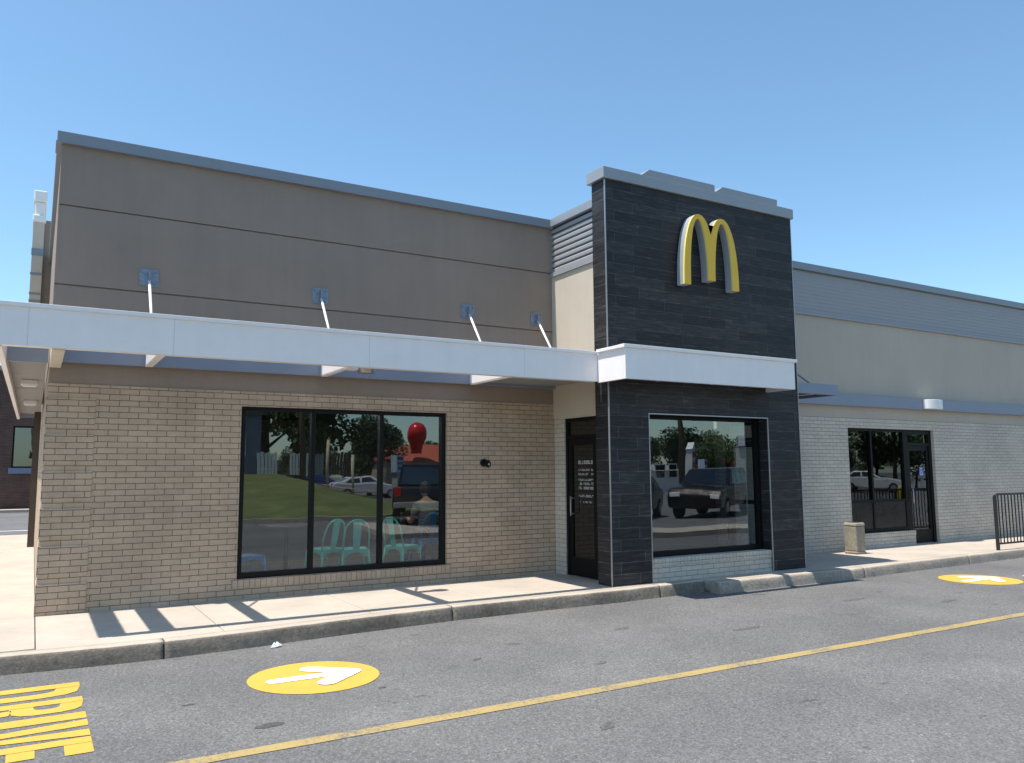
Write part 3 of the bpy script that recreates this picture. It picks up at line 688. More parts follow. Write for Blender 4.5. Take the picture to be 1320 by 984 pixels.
prism_tri(sh,-.015,-.135,'casing',GRC,sg)
fc=prism_tri(sh,-.136,-.168,'face',YEL,sg)
fc.data.materials.append(YELE)
for p in fc.data.polygons:
    if abs(p.normal.y)<.5: p.material_index=1
b_=fc.modifiers.new('bevel','BEVEL'); b_.width=.008; b_.segments=2; b_.limit_method='ANGLE'; b_.angle_limit=R(50)

# wall fittings ---------------------------------------------------
lm=empty('wall_light',(15.66,WY-.1,2.84),label='white half-round wall light on the blue grey steel band over the right door',cat='wall light')
m_=MB(); prof=[(.27*math.cos(R(180)*i/14),-.17*abs(math.sin(R(180)*i/14))**.7) for i in range(15)]
m_.prism(prof,'z',0,.19); m_.build('shade',WHT,lm,bevel=.006)
m_=MB(); m_.box(-.12,.12,0.0,.09,-.0,.05); m_.build('mounting_plate',TRM,lm)
cam_=empty('wall_spigot',(5.39,0,1.76),label='small black round fitting on the tan brick wall between window and door',cat='wall fitting')
m_=MB(); m_.lathe([(.055,-.001),(.055,-.03),(.03,-.035)],(0,0,0),18,'y'); m_.build('base',BLK,cam_)
m_=MB(); m_.lathe([(.02,-.03),(.02,-.07),(.04,-.075),(.05,-.11),(.04,-.13)],(.015,0,-.015),16,'y'); m_.build('body',BLK,cam_)
m_=MB(); m_.lathe([(.018,-.13),(.012,-.135)],(.02,0,-.02),12,'y'); m_.build('cap',TRM,cam_)
for (y0,l_) in ((2.8,'white soffit light under the left side canopy nearest the corner'),(6.4,'white soffit light far along the left side canopy')):
    s_=empty('soffit_light',(-.2,y0,2.93),label=l_,cat='soffit light',group='soffit lights under the side canopy')
    MB().box(-.1,.1,-.1,.1,-.07,0).build('housing',WHT,s_,bevel=.01); MB().box(-.08,.08,-.08,.08,-.085,-.071).build('lens',M('frosted_lens',(.8,.8,.8),.3),s_)

# planter / bin ------------------------------------------------
pl=empty('concrete_bin',(12.52,-.68,.15),label='square tan concrete bin standing in front of the right window',cat='bin')
p=MB(); w=.34
def frust(mb,w0,w1,z0,z1):
    vs=[(-w0,-w0,z0),(w0,-w0,z0),(w0,w0,z0),(-w0,w0,z0),(-w1,-w1,z1),(w1,-w1,z1),(w1,w1,z1),(-w1,w1,z1)]
    mb.add(vs,[(0,3,2,1),(4,5,6,7),(0,1,5,4),(1,2,6,5),(2,3,7,6),(3,0,4,7)])
frust(p,.13,.135,0,.05); frust(p,.125,.125,.05,.50); p.build('body',CON2,pl,bevel=.02)
p=MB(); frust(p,.132,.12,.50,.56); p.build('rim',CON2,pl,bevel=.015)
p=MB(); p.box(-.08,.08,-.08,.08,.561,.566); p.build('liner',RUB,pl)
pl.scale=(1,1,.97)

# railing -------------------------------------------------------
rl=empty('metal_railing',(RAILX,-1.74,.15),label='black metal railing with upright bars at the right end of the sidewalk',cat='railing')
BK=M('black_painted_steel',(.02,.02,.022),.45)
for x in (0,1.9,3.8): MB().box(x-.025,x+.025,-.025,.025,0,.98).build('post',BK,rl,bevel=.004)
MB().tube([(0,0,.975),(.03,0,1.0),(.1,0,1.01),(3.8,0,1.01)],.022).build('top_rail',BK,rl)
MB().box(.025,3.8,-.012,.012,.10,.13).build('bottom_rail',BK,rl)
x=.11
while x<3.75:
    if abs(x-1.9)>.04: MB().box(x-.008,x+.008,-.008,.008,.13,.995).build('bar',BK,rl)
    x+=.112
# litter
random.seed(5)
lt=MB(); bmv=[]
for k in range(3):
    cx,cy=random.uniform(-.03,.03),random.uniform(-.02,.02)
    ring=[(cx+.045*math.cos(a)*random.uniform(.6,1.2),cy+.03*math.sin(a)*random.uniform(.6,1.2),random.uniform(.004,.012)) for a in [i*math.pi/3.5 for i in range(7)]]
    lt.add(ring+[(cx+random.uniform(-.01,.02),cy,random.uniform(.035,.06))],[(i,(i+1)%7,7) for i in range(7)])
l=lt.build('paper_litter',WHT); l.location=(1.98,-2.16,.002); tag(l,'crumpled white paper litter lying at the foot of the kerb','litter')

# chairs ----------------------------------------------------------
TEAL=M('teal_painted_metal',(.08,.62,.52),.4); BLUE=M('blue_painted_metal',(.07,.28,.62),.35)
def make_chair(name,mat):
    c=empty(name)
    s=MB(); pl_=[(-.17,-.17),(.17,-.17),(.18,.16),(-.18,.16)]; s.prism(pl_,'z',.44,.452); 
    for ax in ('y','x'):
        for t in (-.172,.17):
            n=10; a=[(-.17,.445),(.17,.445),(.185,.33),(.15,.33)]+[(.135*math.cos(R(180)*i/n),.33+.075*math.sin(R(180)*i/n)) for i in range(n+1)]+[(-.15,.33),(-.185,.33)]
            s.prism(a,ax,t,t+.006)
    s.build('seat',mat,c,bevel=.003)
    for sx in (-1,1):
        for sy in (-1,1):
            l=MB(); l.tube([(.165*sx,.165*sy,.43),(.215*sx,.215*sy,0)],.017,6,.011); l.build('leg',mat,c)
    pts=[]
    for i in range(17):
        t=i/16; a=math.pi*t
        pts.append((-.175*math.cos(a)*(1 if True else 1),-.16-.10*math.sin(a)**.5 if math.sin(a)>0 else -.16,.44+.41*math.sin(a)**.45 if math.sin(a)>1e-6 else .44))
    b=MB(); b.tube(pts,.0125,8); b.build('back_frame',mat,c)
    sp=MB(); sp.add([(-.045,-.17,.45),(.045,-.17,.45),(.06,-.262,.84),(-.06,-.262,.84),(-.045,-.176,.45),(.045,-.176,.45),(.06,-.268,.84),(-.06,-.268,.84)],[(0,1,2,3),(7,6,5,4),(0,4,5,1),(1,5,6,2),(2,6,7,3),(3,7,4,0)]); sp.build('splat',mat,c)
    c['category']='chair'; return c
ct=make_chair('cafe_chair',TEAL); cb=make_chair('cafe_chair',BLUE)
spots=[(ct,3.76,.75,R(-8),'nearest teal metal cafe chair in the middle pane of the large window'),
       (ct,3.42,.95,R(20),'second teal metal cafe chair, behind and left of the nearest one in the middle pane'),
       (ct,4.50,.80,R(-65),'teal metal cafe chair at the left of the right pane of the large window'),
       (cb,2.28,.62,R(-75),'blue metal cafe chair at the lower left corner of the large window'),
       (cb,5.26,1.62,R(0),'blue metal cafe chair carrying the person in the striped shirt')]
seen=set()
for src,x,y,rz,lab in spots:
    o=src if id(src) not in seen else copy_tree(src); seen.add(id(src))
    o.location=(x,y,.152); o.rotation_euler=(0,0,rz); o['label']=lab; o['group']='metal cafe chairs inside the window'
def table(x,y,lab):
    t=empty('cafe_table',(x,y,.152),label=lab,cat='table',group='cafe tables inside')
    MB().box(-.33,.33,-.33,.33,.71,.74).build('tabletop',M('dark_laminate',(.06,.055,.05),.4),t,bevel=.005)
    MB().tube([(0,0,.02),(0,0,.71)],.035).build('pedestal',BLK,t); MB().lathe([(.24,0),(.24,.012),(.05,.03)],(0,0,0),20).build('base',BLK,t)
table(3.1,1.75,'dark square cafe table behind the middle pane of the large window'); table(5.28,2.45,'dark square cafe table in front of the seated person'); table(14.0,1.1,'dark square cafe table behind the right hand window')
# seated person ------------------------------------------------------
def skin(name,pts,edges,mat,parent,sub=2,root=0):
    me=bpy.data.meshes.new(name); me.from_pydata([p[:3] for p in pts],edges,[]); o=bpy.data.objects.new(name,me); COL.objects.link(o); o.parent=parent
    sk=o.modifiers.new('skin','SKIN')
    if not me.skin_vertices: 
        bm=bmesh.new(); bm.from_mesh(me); bm.verts.layers.skin.verify(); bm.to_mesh(me); bm.free()
    for i,p in enumerate(pts):
        sv=me.skin_vertices[0].data[i]; sv.radius=(p[3],p[4] if len(p)>4 else p[3]); sv.use_root=(i==root)
    sk.use_smooth_shade=True
    s=o.modifiers.new('sub','SUBSURF'); s.levels=sub; s.render_levels=sub; me.materials.append(mat); return o
pr=empty('person',(5.26,1.62,.152),R(0),label='seated person in a grey striped shirt behind the right pane, back to the window',cat='person')
SKN=M('skin',(.42,.26,.19),.5)
P=[(0,-.02,.52,.15,.11),(0,-.03,.66,.14,.10),(0,-.02,.82,.155,.10),(0,.01,.96,.15,.095),(0,.04,1.05,.055),(0,.06,1.12,.05),
   (.17,.02,.98,.055),(.22,.02,.80,.047),(.24,.08,.70,.042),(.19,.28,.745,.033),(.17,.36,.755,.028),
   (-.17,.02,.98,.055),(-.22,.02,.80,.047),(-.24,.08,.70,.042),(-.19,.28,.745,.033),(-.17,.36,.755,.028),
   (.10,.06,.50,.085),(.12,.42,.50,.062),(.12,.44,.26,.05),(.12,.42,.07,.038),(.12,.54,.035,.032),
   (-.10,.06,.50,.085),(-.12,.42,.50,.062),(-.12,.44,.26,.05),(-.12,.42,.07,.038),(-.12,.54,.035,.032)]
Ed=[(0,1),(1,2),(2,3),(3,4),(4,5),(3,6),(6,7),(7,8),(8,9),(9,10),(3,11),(11,12),(12,13),(13,14),(14,15),(0,16),(16,17),(17,18),(18,19),(19,20),(0,21),(21,22),(22,23),(23,24),(24,25)]
for s_,w in ((1,10),(-1,15)):
    for k,(dx,ln_) in enumerate(((-.028,.062),(-.010,.075),(.009,.070),(.027,.055))):
        a=len(P); bx=.17*s_+dx
        P+= [(bx,.39,.757,.010),(bx+dx*.15,.39+ln_*.55,.760,.0085),(bx+dx*.2,.39+ln_,.748,.007)]; Ed+=[(w,a),(a,a+1),(a+1,a+2)]
    a=len(P); P+=[((.17-.035)*s_,.36,.752,.011),((.17-.055)*s_,.39,.75,.009)]; Ed+=[(w,a),(a,a+1)]
skin('body',P,Ed,SKN,pr,1)
hd=MB()
prof=[]
for i in range(13):
    for j in range(20):
        th=math.pi*i/12; ph=2*math.pi*j/20
        x=.072*math.sin(th)*math.cos(ph); yv=.092*math.sin(th)*math.sin(ph); z=.115*math.cos(th)
        if z<0: x*=1+z*1.6; 
        if abs(ph-math.pi/2)<.2 and -.03<z<.02: yv+=.02
        hd.v.append((x,yv+.09,z+1.21))
for i in range(12):
    for j in range(20):
        hd.f.append((i*20+j,i*20+(j+1)%20,(i+1)*20+(j+1)%20,(i+1)*20+j)); hd.mi.append(0); hd.sm.append(True)
hdo=hd.build('head',SKN,pr)
hr=MB()
for i in range(9):
    for j in range(20):
        th=math.pi*i/12; ph=2*math.pi*j/20
        x=.082*math.sin(th)*math.cos(ph); yv=.10*math.sin(th)*math.sin(ph); z=.125*math.cos(th)
        if math.sin(ph)>.2 and i>4: yv*=.5; x*=.8
        hr.v.append((x,yv+.083,z+1.215))
for i in range(8):
    for j in range(20):
        hr.f.append((i*20+j,i*20+(j+1)%20,(i+1)*20+(j+1)%20,(i+1)*20+j)); hr.mi.append(0); hr.sm.append(True)
hr.build('hair',M('dark_hair',(.02,.015,.01),.7),pr)
def stripes():
    m,nt,N,b=newmat('grey_striped_cloth'); L=nt.links; tc=N.new('ShaderNodeTexCoord')
    w=nd(N,'ShaderNodeTexWave',wave_type='BANDS',bands_direction='DIAGONAL',_Scale=14.,_Distortion=.6); L.new(tc.outputs['Object'],w.inputs['Vector'])
    r=ramp(N,[(.45,(.26,.27,.28)),(.6,(.07,.07,.08))]); L.new(w.outputs['Fac'],r.inputs['Fac']); L.new(r.outputs['Color'],b.inputs['Base Color']); b.inputs['Roughness'].default_value=.9; return m
idx=[0,1,2,3,6,7,11,12]; mp={v:i for i,v in enumerate(idx)}
skin('shirt',[(p[0],p[1],p[2]-.01,p[3]+.016,(p[4] if len(p)>4 else p[3])+.016) for p in [P[i] for i in idx]],[(mp[a],mp[b]) for a,b in Ed if a in mp and b in mp],stripes(),pr)
idx=[0,16,17,18,19,21,22,23,24]; mp={v:i for i,v in enumerate(idx)}
skin('trousers',[(P[i][0],P[i][1],P[i][2],P[i][3]+.014,(P[i][4] if len(P[i])>4 else P[i][3])+.014) for i in idx],[(mp[a],mp[b]) for a,b in Ed if a in mp and b in mp],M('dark_denim',(.03,.04,.07),.9),pr)

# ---------------------------------------------------------------- world across the lane (seen mirrored in the glass)
def leafmat(name,c):
    m,nt,N,b=newmat(name); L=nt.links; tc=N.new('ShaderNodeTexCoord')
    n1=nd(N,'ShaderNodeTexNoise',_Scale=1.5,_Detail=3.); L.new(tc.outputs['Object'],n1.inputs['Vector']); c=Vector(c)
    r=ramp(N,[(.35,tuple(c*.55)),(.65,tuple(c*1.4))]); L.new(n1.outputs['Fac'],r.inputs['Fac']); L.new(r.outputs['Color'],b.inputs['Base Color']); b.inputs['Roughness'].default_value=.7
    return m
LF=[leafmat('leaf_green',(.05,.085,.02)),leafmat('leaf_dark_green',(.03,.06,.018))]
BARK=M('bark',(.10,.075,.05),.95,var=.3,scale=8)
def tree_proto(seed,h,w,mat):
    random.seed(seed); t=empty('tree')
    tr=MB(); tr.tube([(0,0,-.2),(.05,.02,h*.25),(0,.1,h*.5),(.1,0,h*.8)],h*.028,8,h*.008)
    lobes=[]
    for k in range(13):
        a=random.uniform(0,6.28); rr=random.uniform(.1,.36)*w; z=random.uniform(.32,.92)*h
        rr*= 1.15-abs(z/h-.55)
        c=Vector((rr*math.cos(a),rr*math.sin(a),z)); lobes.append((c,random.uniform(.13,.22)*w))
        tr.tube([(0,0.05,z*.6),tuple(c)],h*.009,5,h*.003)
    tr.build('trunk',BARK,t)
    cr=MB()
    for c,r in lobes:
        for k in range(520):
            d=Vector((random.gauss(0,1),random.gauss(0,1),random.gauss(0,1))).normalized()*r*(random.random()**.33)*1.15; d.z*=.85
            p=c+d; u=Vector((random.uniform(-1,1),random.uniform(-1,1),random.uniform(-1,1))).normalized(); v=u.orthogonal().normalized(); s=random.uniform(.09,.2)*h/8
            cr.add([p-u*s,p+v*s*.6,p+u*s,p-v*s*.6],[(0,1,2,3)])
    cr.build('crown',mat,t,fix=False); t['category']='tree'; return t
protos=[tree_proto(1,8,7,LF[0]),tree_proto(2,9,8,LF[1]),tree_proto(3,7,8,LF[0])]
tspots=[(12.2,-33.5,0,.95,'broad tree behind the lawn fence'),(10.9,-35.5,1,1.05,'dark tree beside the blue grey house'),(20.4,-44,1,.66,'tree behind the parked white sedan'),(23.6,-50,2,.45,'low tree left of the red roof building'),(17.0,-47,0,.5,'low tree behind the deep blue sedan')]
random.seed(9)
for k in range(32):
    ang=R(4+k*2.4); d=random.uniform(60,78); tspots.append((ang and -.1+d*math.sin(ang),7-d*math.cos(ang),k%3,random.uniform(.42,.55) if k<12 else random.uniform(.48,.62),'far'))
tspots+= [(45,-30,1,.95,'dark broad tree mirrored in the left pane of the right window'),(54,-27,0,1.0,'broad tree mirrored in the middle pane of the right window'),(58,-38,2,1.1,'pale loose tree behind the two trees mirrored in the right window')]
used=set()
for i,(x,y,k,s,lab) in enumerate(tspots):
    src=protos[k]; o=src if k not in used else copy_tree(src); used.add(k)
    o.location=(x,y,0.9 if y>-50 and x<16 else 0); o.rotation_euler=(0,0,i*1.3); o.scale=(s,s,s); o['label']=lab if (i<5 or lab!='far') else 'broad-leaved tree in the far line of trees across the parking lot'; o['group']='trees across the parking lot'
# lawn bank
GR,nt,N,b=newmat('grass'); L=nt.links; tc=N.new('ShaderNodeTexCoord')
n1=nd(N,'ShaderNodeTexNoise',_Scale=.7,_Detail=9.,_Roughness=.78); L.new(tc.outputs['Object'],n1.inputs['Vector'])
r=ramp(N,[(.32,(.055,.085,.018)),(.5,(.10,.125,.03)),(.66,(.19,.18,.06))]); L.new(n1.outputs['Fac'],r.inputs['Fac']); L.new(r.outputs['Color'],b.inputs['Base Color']); b.inputs['Roughness'].default_value=.95
k0=[(-8,-26),(0,-20.5),(6.08,-17.4),(7.9,-16.6),(10.2,-16.1),(13,-17.4),(15,-21)]
g=MB()
rows=[(0,.12),(3,.45),(7,.95),(11,1.35),(15,1.55),(30,1.6)]
n=len(k0)
for (d,z) in rows:
    for i,(x,y) in enumerate(k0): g.v.append((x,y-d,z if i<n-2 else (z*.55 if i==n-2 else z*.25)))
for a in range(len(rows)-1):
    for i in range(n-1): g.f.append((a*n+i,a*n+i+1,(a+1)*n+i+1,(a+1)*n+i)); g.mi.append(0); g.sm.append(True)
tag(g.build('lawn_bank',GR),kind='structure')
kb=MB()
for (a,b_) in zip(k0,k0[1:]):
    kb.add([(a[0],a[1]+.15,0),(b_[0],b_[1]+.15,0),(b_[0],b_[1]+.15,.15),(a[0],a[1]+.15,.15),(b_[0],b_[1]-.05,.15),(a[0],a[1]-.05,.15)],[(0,1,2,3),(3,2,4,5)])
tag(kb.build('lawn_kerb',KERB),kind='structure')
MB().prism([(7.4,-8.3),(24,-7.3),(24,-8.9),(9.6,-9.3),(8.7,-13.2),(8.2,-13.0)],'z',0,.13).build('parking_kerb_island',CON); tag(bpy.data.objects['parking_kerb_island'],kind='structure')
MB().add([(11,-24.5,1.05),(17,-23.0,.35),(17,-24.2,.35),(11,-25.6,1.10)],[(0,1,2,3)]).build('lawn_path',CON); tag(bpy.data.objects['lawn_path'],kind='structure')
# houses / buildings behind
def house(name,x0,x1,y0,y1,z0,h,rh,wm,rm,lab,gable='x'):
    e_=empty(name,((x0+x1)/2,(y0+y1)/2,z0),label=lab,cat='house' if 'house' in lab else 'building'); w=(x1-x0)/2; d=(y1-y0)/2
    MB().box(-w,w,-d,d,-.5,h).build('wall',wm,e_)
    r_=MB()
    if gable=='x': r_.prism([(-d-.3,h),(0,h+rh),(d+.3,h)],'x',-w-.2,w+.2)
    else: r_.prism([(-w-.3,h),(0,h+rh),(w+.3,h)],'y',-d-.2,d+.2)
    r_.build('roof',rm,e_)
    k=max(2,int((x1-x0)/2.2))
    for i in range(k):
        xx=-w+(i+.5)*(x1-x0)/k
        f=MB(); f.box(xx-.45,xx+.45,d,d+.04,1.0,2.1); f=f.build('window',WHT,e_); MB().box(xx-.38,xx+.38,d+.041,d+.05,1.07,2.03).build('pane',GLC,f)
    return e_
house('house',3.2,9.9,-40,-32,1.5,3.0,1.4,M('blue_grey_siding',(.17,.21,.27),.8),M('grey_shingle',(.12,.12,.12),.9),'blue grey sided house behind the lawn bank','y')
house('red_roof_building',22.3,29,-52,-46,0,2.3,1.5,M('tan_wall',(.4,.34,.25),.8),M('red_tile_roof',(.45,.10,.05),.7),'low tan building with a red roof beneath the red balloon')
house('red_roof_shop',44,49,-44,-38,0,1.7,.8,M('pale_wall',(.55,.5,.42),.8),M('red_metal_roof',(.5,.06,.03),.6),'small pale shop with a bright red roof across the road')
house('white_shop',38.5,41,-42,-38,0,1.6,.5,WHT,M('grey_roof',(.3,.3,.3),.8),'small white shop with a grey roof across the road')
# fence panels on the bank
fr=empty('fence',(9.5,-31,1.5),label='pale wooden fence panels along the top of the lawn bank',cat='fence')
for i,(x,c) in enumerate(((0,WHT),(1.6,WHT),(2.6,M('blue_grey_fence',(.25,.3,.34),.8)),(4.0,BARK))):
    f=MB()
    for k in range(6): f.box(x+k*.15,x+k*.15+.12,-.02,.02,0,1.15+.05*(k%2))
    f.box(x,x+.9,-.04,-.02,.3,.4); f.build('panel',c,fr)
for (x,y,z,h,r_,lab) in ((12.3,-28,.9,2.3,.09,'pale wooden post on the lawn bank'),(12.8,-26,.4,2.0,.06,'short leaning white pole on the lawn')):
    o=MB().tube([(0,0,0),(-.1,0,h)],r_,8).build('pole',M('pale_wood',(.5,.42,.3),.8)); o.location=(x,y,z); tag(o,lab,'pole')
for (x,y,h,lab) in ((26.7,-22,9,'tall dark utility pole beside the parking row'),(11.3,-29.5,9,'tall dark utility pole behind the lawn bank')):
    o=empty('utility_pole',(x,y,0),label=lab,cat='utility pole'); MB().tube([(0,0,0),(0,0,h)],.16,8,.10).build('pole',BARK,o); MB().box(-1,1,-.06,.06,h-.8,h-.68).build('crossarm',BARK,o)
# balloon
RED=M('red_balloon_vinyl',(.65,.02,.02),.25)
bl=empty('advertising_balloon',(24.6,-45.5,3.1),label='large red hot-air-balloon shaped inflatable above the red roof',cat='balloon')
MB().lathe([(.42,.1),(.52,.5),(.78,1.0),(.86,1.35),(.80,1.7),(.55,2.0),(.2,2.12)],(0,0,0),24).build('envelope',RED,bl)
MB().lathe([(.40,-.2),(.42,.1)],(0,0,0),16).build('skirt',RED,bl)
# pylon signs
def pylon(name,x,y,w,h,z0,rz,m1,lab,gable=False):
    p=empty(name,(x,y,0),rz,label=lab,cat='sign'); MB().box(-w*.4,w*.4,-.2,.2,0,z0).build('base',M('grey_post_'+name,(.4,.4,.38),.8),p)
    MB().box(-w/2,w/2,-.22,.22,z0+.001,z0+h).build('panel',m1,p)
    if gable: MB().prism([(-w/2-.1,z0+h),(w/2+.1,z0+h),(0,z0+h+.5)],'y',-.25,.25).build('gable',WHT,p)
    for k in range(3):
        for s_ in (-1,1): MB().box(-w*.4,w*.4,.225*s_-.004,.225*s_+.004,z0+h*(.12+.3*k),z0+h*(.3+.3*k)).build('lettering_panel',[M('sign_blue',(.1,.15,.35),.6),M('sign_grey',(.2,.2,.22),.6),M('sign_maroon',(.25,.05,.05),.6)][k],p)
pylon('pylon_sign',36.6,-32,1.1,2.0,.9,R(-35),M('sign_white',(.6,.6,.58),.6),'white pylon sign with a pointed gable top across the lot',True)
pylon('street_sign_board',35.8,-30,.7,1.1,1.1,R(-35),M('sign_pale_blue',(.4,.55,.7),.6),'pale blue board sign beside the pylon sign')
pylon('post_sign',28.7,-20,1.5,.55,2.7,R(-50),M('sign_white_b',(.7,.7,.7),.6),'white box sign on a thick post near the parking row')
pylon('round_cup_sign',18.2,-34,.8,1.0,1.5,R(-30),M('sign_cup',(.45,.55,.65),.6),'pale blue and white cup shaped sign behind the pickup')
# yellow bollard
bo=empty('bollard',(23.5,-6.0,0),label='yellow safety bollard by the drive lane on the far right',cat='bollard'); MB().lathe([(.09,0),(.09,1.0),(.07,1.07),(.02,1.1)],(0,0,0),16).build('post',M('yellow_bollard_paint',(.75,.5,.03),.5),bo)

# vehicles ------------------------------------------------------------
def vehicle(name,lab,x,y,rz,kind,paint_,cat='car'):
    L_,Wd={'suv':(4.6,1.85),'car':(4.4,1.75),'pickup':(5.5,1.95)}[kind]
    v=empty(name,(x,y,0),rz,label=lab,cat=cat); hw=Wd/2
    if kind=='suv': prof=[(-2.25,.35),(2.2,.35),(2.28,.75),(2.1,1.0),(1.0,1.12),(-2.2,1.12),(-2.3,.8)]; cab=[(-2.15,1.12),(1.0,1.12),(.35,1.66),(-1.95,1.70)]
    elif kind=='car': prof=[(-2.15,.32),(2.1,.32),(2.18,.6),(2.0,.82),(.9,.95),(-1.9,.98),(-2.18,.8)]; cab=[(-1.75,.98),(.95,.95),(.2,1.40),(-1.1,1.43)]
    else: prof=[(-2.7,.5),(2.65,.5),(2.75,.9),(2.6,1.12),(1.5,1.2),(-2.68,1.2),(-2.75,.9)]; cab=[(-.8,1.2),(1.5,1.2),(.9,1.82),(-.7,1.85)]
    b=MB(); b.prism(prof,'y',-hw,hw); body=b.build('body',paint_,v,bevel=.06)
    c=MB(); n=len(cab); k=.16
    zt=max(p[1] for p in cab)
    for s_ in (-1,1):
        for (px_,pz) in cab: c.v.append((px_,s_*(hw-.04-(k if pz>cab[0][1]+.1 else 0)),pz))
    c.f=[tuple(range(n)),tuple(range(2*n-1,n-1,-1))]+[(i,n+i,n+(i+1)%n,(i+1)%n) for i in range(n)]; c.mi=[0]*len(c.f); c.sm=[False]*len(c.f)
    c.build('cabin',paint_,v,bevel=.04)
    # glazing slightly proud of the cabin sides
    zb=cab[0][1]+.05; ztp=zt-.1
    def at(t,z): # interpolate front/back edge
        f0,f1,r0,r1=cab[1],cab[2],cab[0],cab[3]
        xf=f0[0]+(f1[0]-f0[0])*(z-f0[1])/(f1[1]-f0[1]); xr=r0[0]+(r1[0]-r0[0])*(z-r0[1])/(r1[1]-r0[1]); return xr+(xf-xr)*t
    def yw(z): return hw-.04-k*(z-cab[0][1])/(zt-cab[0][1])+.012
    spans=((.06,.36),(.40,.66),(.69,.93)) if kind=='suv' else ((.10,.48),(.53,.90))
    for s_ in (-1,1):
        for (a,b2) in spans:
            g_=MB(); g_.add([(at(a,zb),s_*yw(zb),zb),(at(b2,zb),s_*yw(zb),zb),(at(b2-.02,ztp),s_*yw(ztp),ztp),(at(a+.02,ztp),s_*yw(ztp),ztp)],[(0,1,2,3)]); g_.build('side_window',GLC,v,fix=False)
    for t,nm_ in ((1.004,'windscreen'),(-.004,'rear_window')):
        g_=MB(); y0=yw(zb)-.12; y1=yw(ztp)-.1; xo=.012 if t>1 else -.012
        g_.add([(at(t,zb)+xo,-y0,zb),(at(t,zb)+xo,y0,zb),(at(t,ztp)+xo,y1,ztp),(at(t,ztp)+xo,-y1,ztp)],[(0,1,2,3)]); g_.build(nm_,GLC,v,fix=False)
    wr=.36 if kind!='car' else .32; wb=L_*.30
    for sx in (-1,1):
        for s_ in (-1,1):
            w_=MB(); w_.lathe([(wr*.6,-.11),(wr*.95,-.11),(wr,-.08),(wr,.08),(wr*.95,.11),(wr*.6,.11)],(wb*sx,s_*(hw-.09),wr),24,'y'); w_=w_.build('wheel',RUB,v)
            MB().lathe([(wr*.6,-.112),(wr*.55,-.09),(.05,-.09),(.04,.09),(wr*.55,.09),(wr*.6,.112)],(wb*sx,s_*(hw-.085),wr),20,'y').build('rim',TRM,w_)
        for s_ in (-1,1):
            zl=prof[2][1]; 
            if sx>0: MB().box(prof[2][0]-.12,prof[2][0]+.012,s_*hw*.72-.17,s_*hw*.72+.17,zl-.05,zl+.1).build('headlight',WHT,v,bevel=.02)
            else: MB().box(prof[-1][0]-.012,prof[-1][0]+.12,s_*hw*.82-.10,s_*hw*.82+.10,zl,zl+.3).build('taillight',M('red_lens',(.5,.01,.01),.2),v,bevel=.02)
    MB().box(prof[0][0]-.06,prof[0][0]+.1,-hw*.95,hw*.95,prof[0][1]+.0,prof[0][1]+.2).build('bumper',TRM if kind=='pickup' else paint_,v,bevel=.03)
    return v
DKP=M('dark_blue_car_paint',(.012,.016,.03),.18,.3,var=.02,spec=.8); BKP=M('black_car_paint',(.01,.01,.011),.18,.2,var=.02,spec=.8); MRP=M('dark_maroon_car_paint',(.018,.008,.008),.18,.3,var=.02,spec=.8); WHP=M('white_car_paint',(.7,.7,.7),.2,0,var=.02)
vehicle('pickup_truck','black pickup truck parked with its tail lights towards the restaurant',11.5,-15.2,R(-64),'pickup',BKP,'truck')
vehicle('parked_suv','dark maroon suv parked side-on facing the tower window',21.2,-14.4,R(150),'suv',MRP)
vehicle('parked_car','dark blue sedan parked left of the maroon suv, facing the lane',17.4,-14.6,R(142),'car',DKP)
vehicle('parked_car','white sedan parked beyond the lawn under the trees',18.6,-40,R(10),'car',WHP)
vehicle('parked_car','deep blue sedan parked behind the white sedan',16.4,-42,R(10),'car',M('blue_car_paint',(.02,.04,.25),.2))
vehicle('parked_car','white hatchback parked far beyond the drive lane at the right',50,-26,R(60),'car',WHP)

# far left: road, brick building behind the side alley
bb=empty('red_brick_building',(-4.5,32,0),label='dark red brick building with a dark doorway far left behind the canopy',cat='building')
m_=MB(); wall_y(m_,-9,5.5,0,6.2,-.2,.2,[(3.55,4.6,1.9,3.75),]); m_.box(-9,5.5,.2,9,0,6.2); m_.build('wall',RB,bb)
f=MB(); f.box(3.55,4.6,-.10,-.02,1.9,3.75); f=f.build('window',BLK,bb); MB().box(3.62,4.53,-.12,-.101,1.97,3.68).build('pane',GLC,f)
MB().box(3.45,4.7,-.28,-.2,1.65,1.9).build('sill',M('blue_grey_sill',(.16,.19,.28),.7),bb)
MB().box(-9.1,5.6,-.3,9.1,6.2,6.4).build('coping',COPE,bb)
w_=MB(); w_.box(-14,3.0,30.5,31.5,0,.12); tag(w_.build('far_pavement',CON),kind='structure')
MB().add([(-14,17.6,.004),(3,17.6,.004),(3,17.75,.004),(-14,17.75,.004)],[(0,1,2,3)]).build('parking_line',PW); tag(bpy.data.objects['parking_line'],kind='structure')
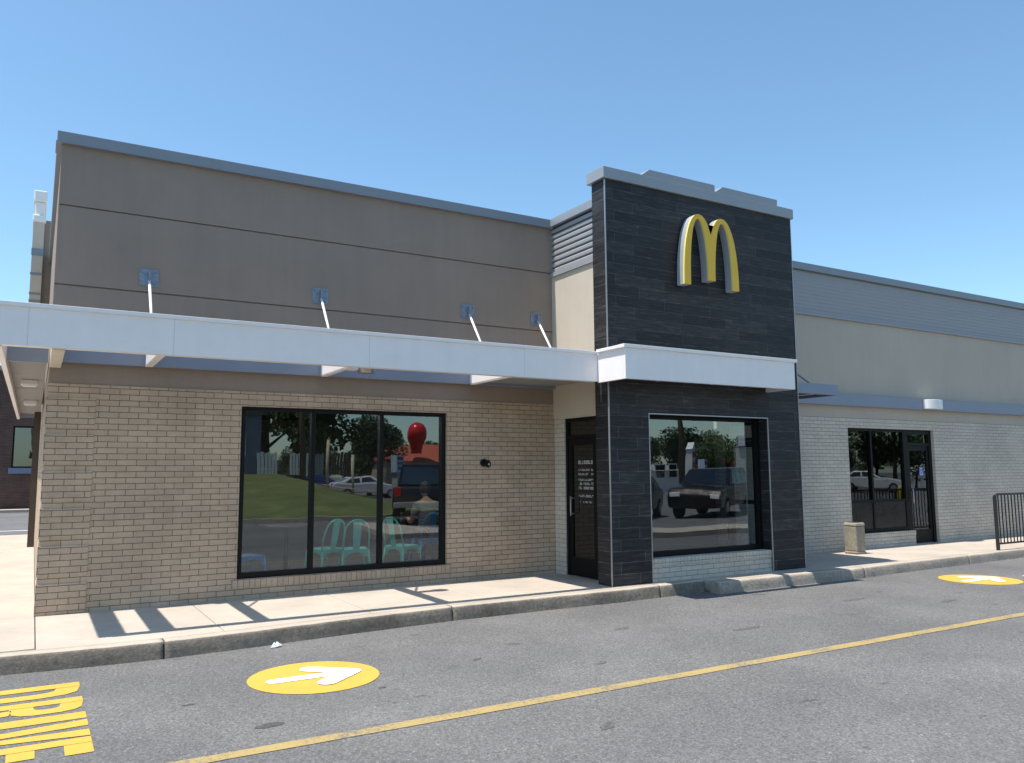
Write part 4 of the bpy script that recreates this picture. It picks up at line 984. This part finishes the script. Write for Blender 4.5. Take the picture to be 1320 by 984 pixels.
# shrub that throws the small leafy shadows on the left walk
random.seed(21)
sb=empty('planted_tree',(-3.6,11.0,0.15),label='slender young tree beside the left sidewalk',cat='tree')
MB().tube([(0,0,0),(.03,0,1.6),(0,.05,2.6)],.05,8,.02).build('trunk',BARK,sb)
cr=MB()
for k in range(1500):
    a=random.uniform(0,6.28); rr=.7*math.sqrt(random.random()); z=random.uniform(1.4,3.2); p=Vector((rr*math.cos(a),rr*math.sin(a),z)); u=Vector((random.uniform(-1,1),random.uniform(-1,1),random.uniform(-1,1))).normalized(); v=u.orthogonal().normalized(); s=random.uniform(.05,.09)
    cr.add([p-u*s,p+v*s*.6,p+u*s,p-v*s*.6],[(0,1,2,3)])
cr.build('crown',LF[0],sb,fix=False)

# ---------------------------------------------------------------- camera
ri=Vector((0.86073496,-0.50901472,-0.00627209)); up=Vector((-0.05065251,-0.09789944,0.99390645)); fw=Vector((0.50652705,0.85517233,0.11004834))
cd=bpy.data.cameras.new('camera'); co=bpy.data.objects.new('camera',cd); COL.objects.link(co)
co.matrix_world=Matrix(((ri.x,up.x,-fw.x,-.0911),(ri.y,up.y,-fw.y,-10.0647),(ri.z,up.z,-fw.z,1.65),(0,0,0,1)))
cd.sensor_width=36; cd.lens=1036.724/1320*36; cd.clip_end=1500; cd.clip_start=.05
S.camera=co
# ---------------------------------------------------------------- light
sd=Vector((-.355,.03,1)).normalized()
sl=bpy.data.lights.new('sun','SUN'); sl.energy=4.9; sl.angle=R(.53); sl.color=(1,.955,.88)
so_=bpy.data.objects.new('sun',sl); COL.objects.link(so_); so_.rotation_euler=sd.to_track_quat('Z','Y').to_euler()
w=bpy.data.worlds.new('World'); S.world=w; w.use_nodes=True
N=w.node_tree.nodes; L=w.node_tree.links
sky=N.new('ShaderNodeTexSky'); sky.sky_type='NISHITA'; sky.sun_disc=False
sky.sun_elevation=math.asin(sd.z); sky.sun_rotation=math.atan2(sd.x,sd.y)
sky.air_density=1.0; sky.dust_density=.6; sky.ozone_density=1.6; sky.altitude=0
tm=N.new('ShaderNodeMix'); tm.data_type='RGBA'; tm.blend_type='MULTIPLY'; tm.inputs[0].default_value=1; tm.inputs[7].default_value=(.815,.985,1.0,1); L.new(sky.outputs[0],tm.inputs[6]); L.new(tm.outputs[2],N['Background'].inputs[0]); N['Background'].inputs[1].default_value=.15
S.view_settings.view_transform='Standard'; S.view_settings.look='None'; S.view_settings.gamma=1; S.view_settings.exposure=0.5; S.view_settings.use_curve_mapping=False
S.render.engine='CYCLES'
S.cycles.max_bounces=8; S.cycles.transparent_max_bounces=12
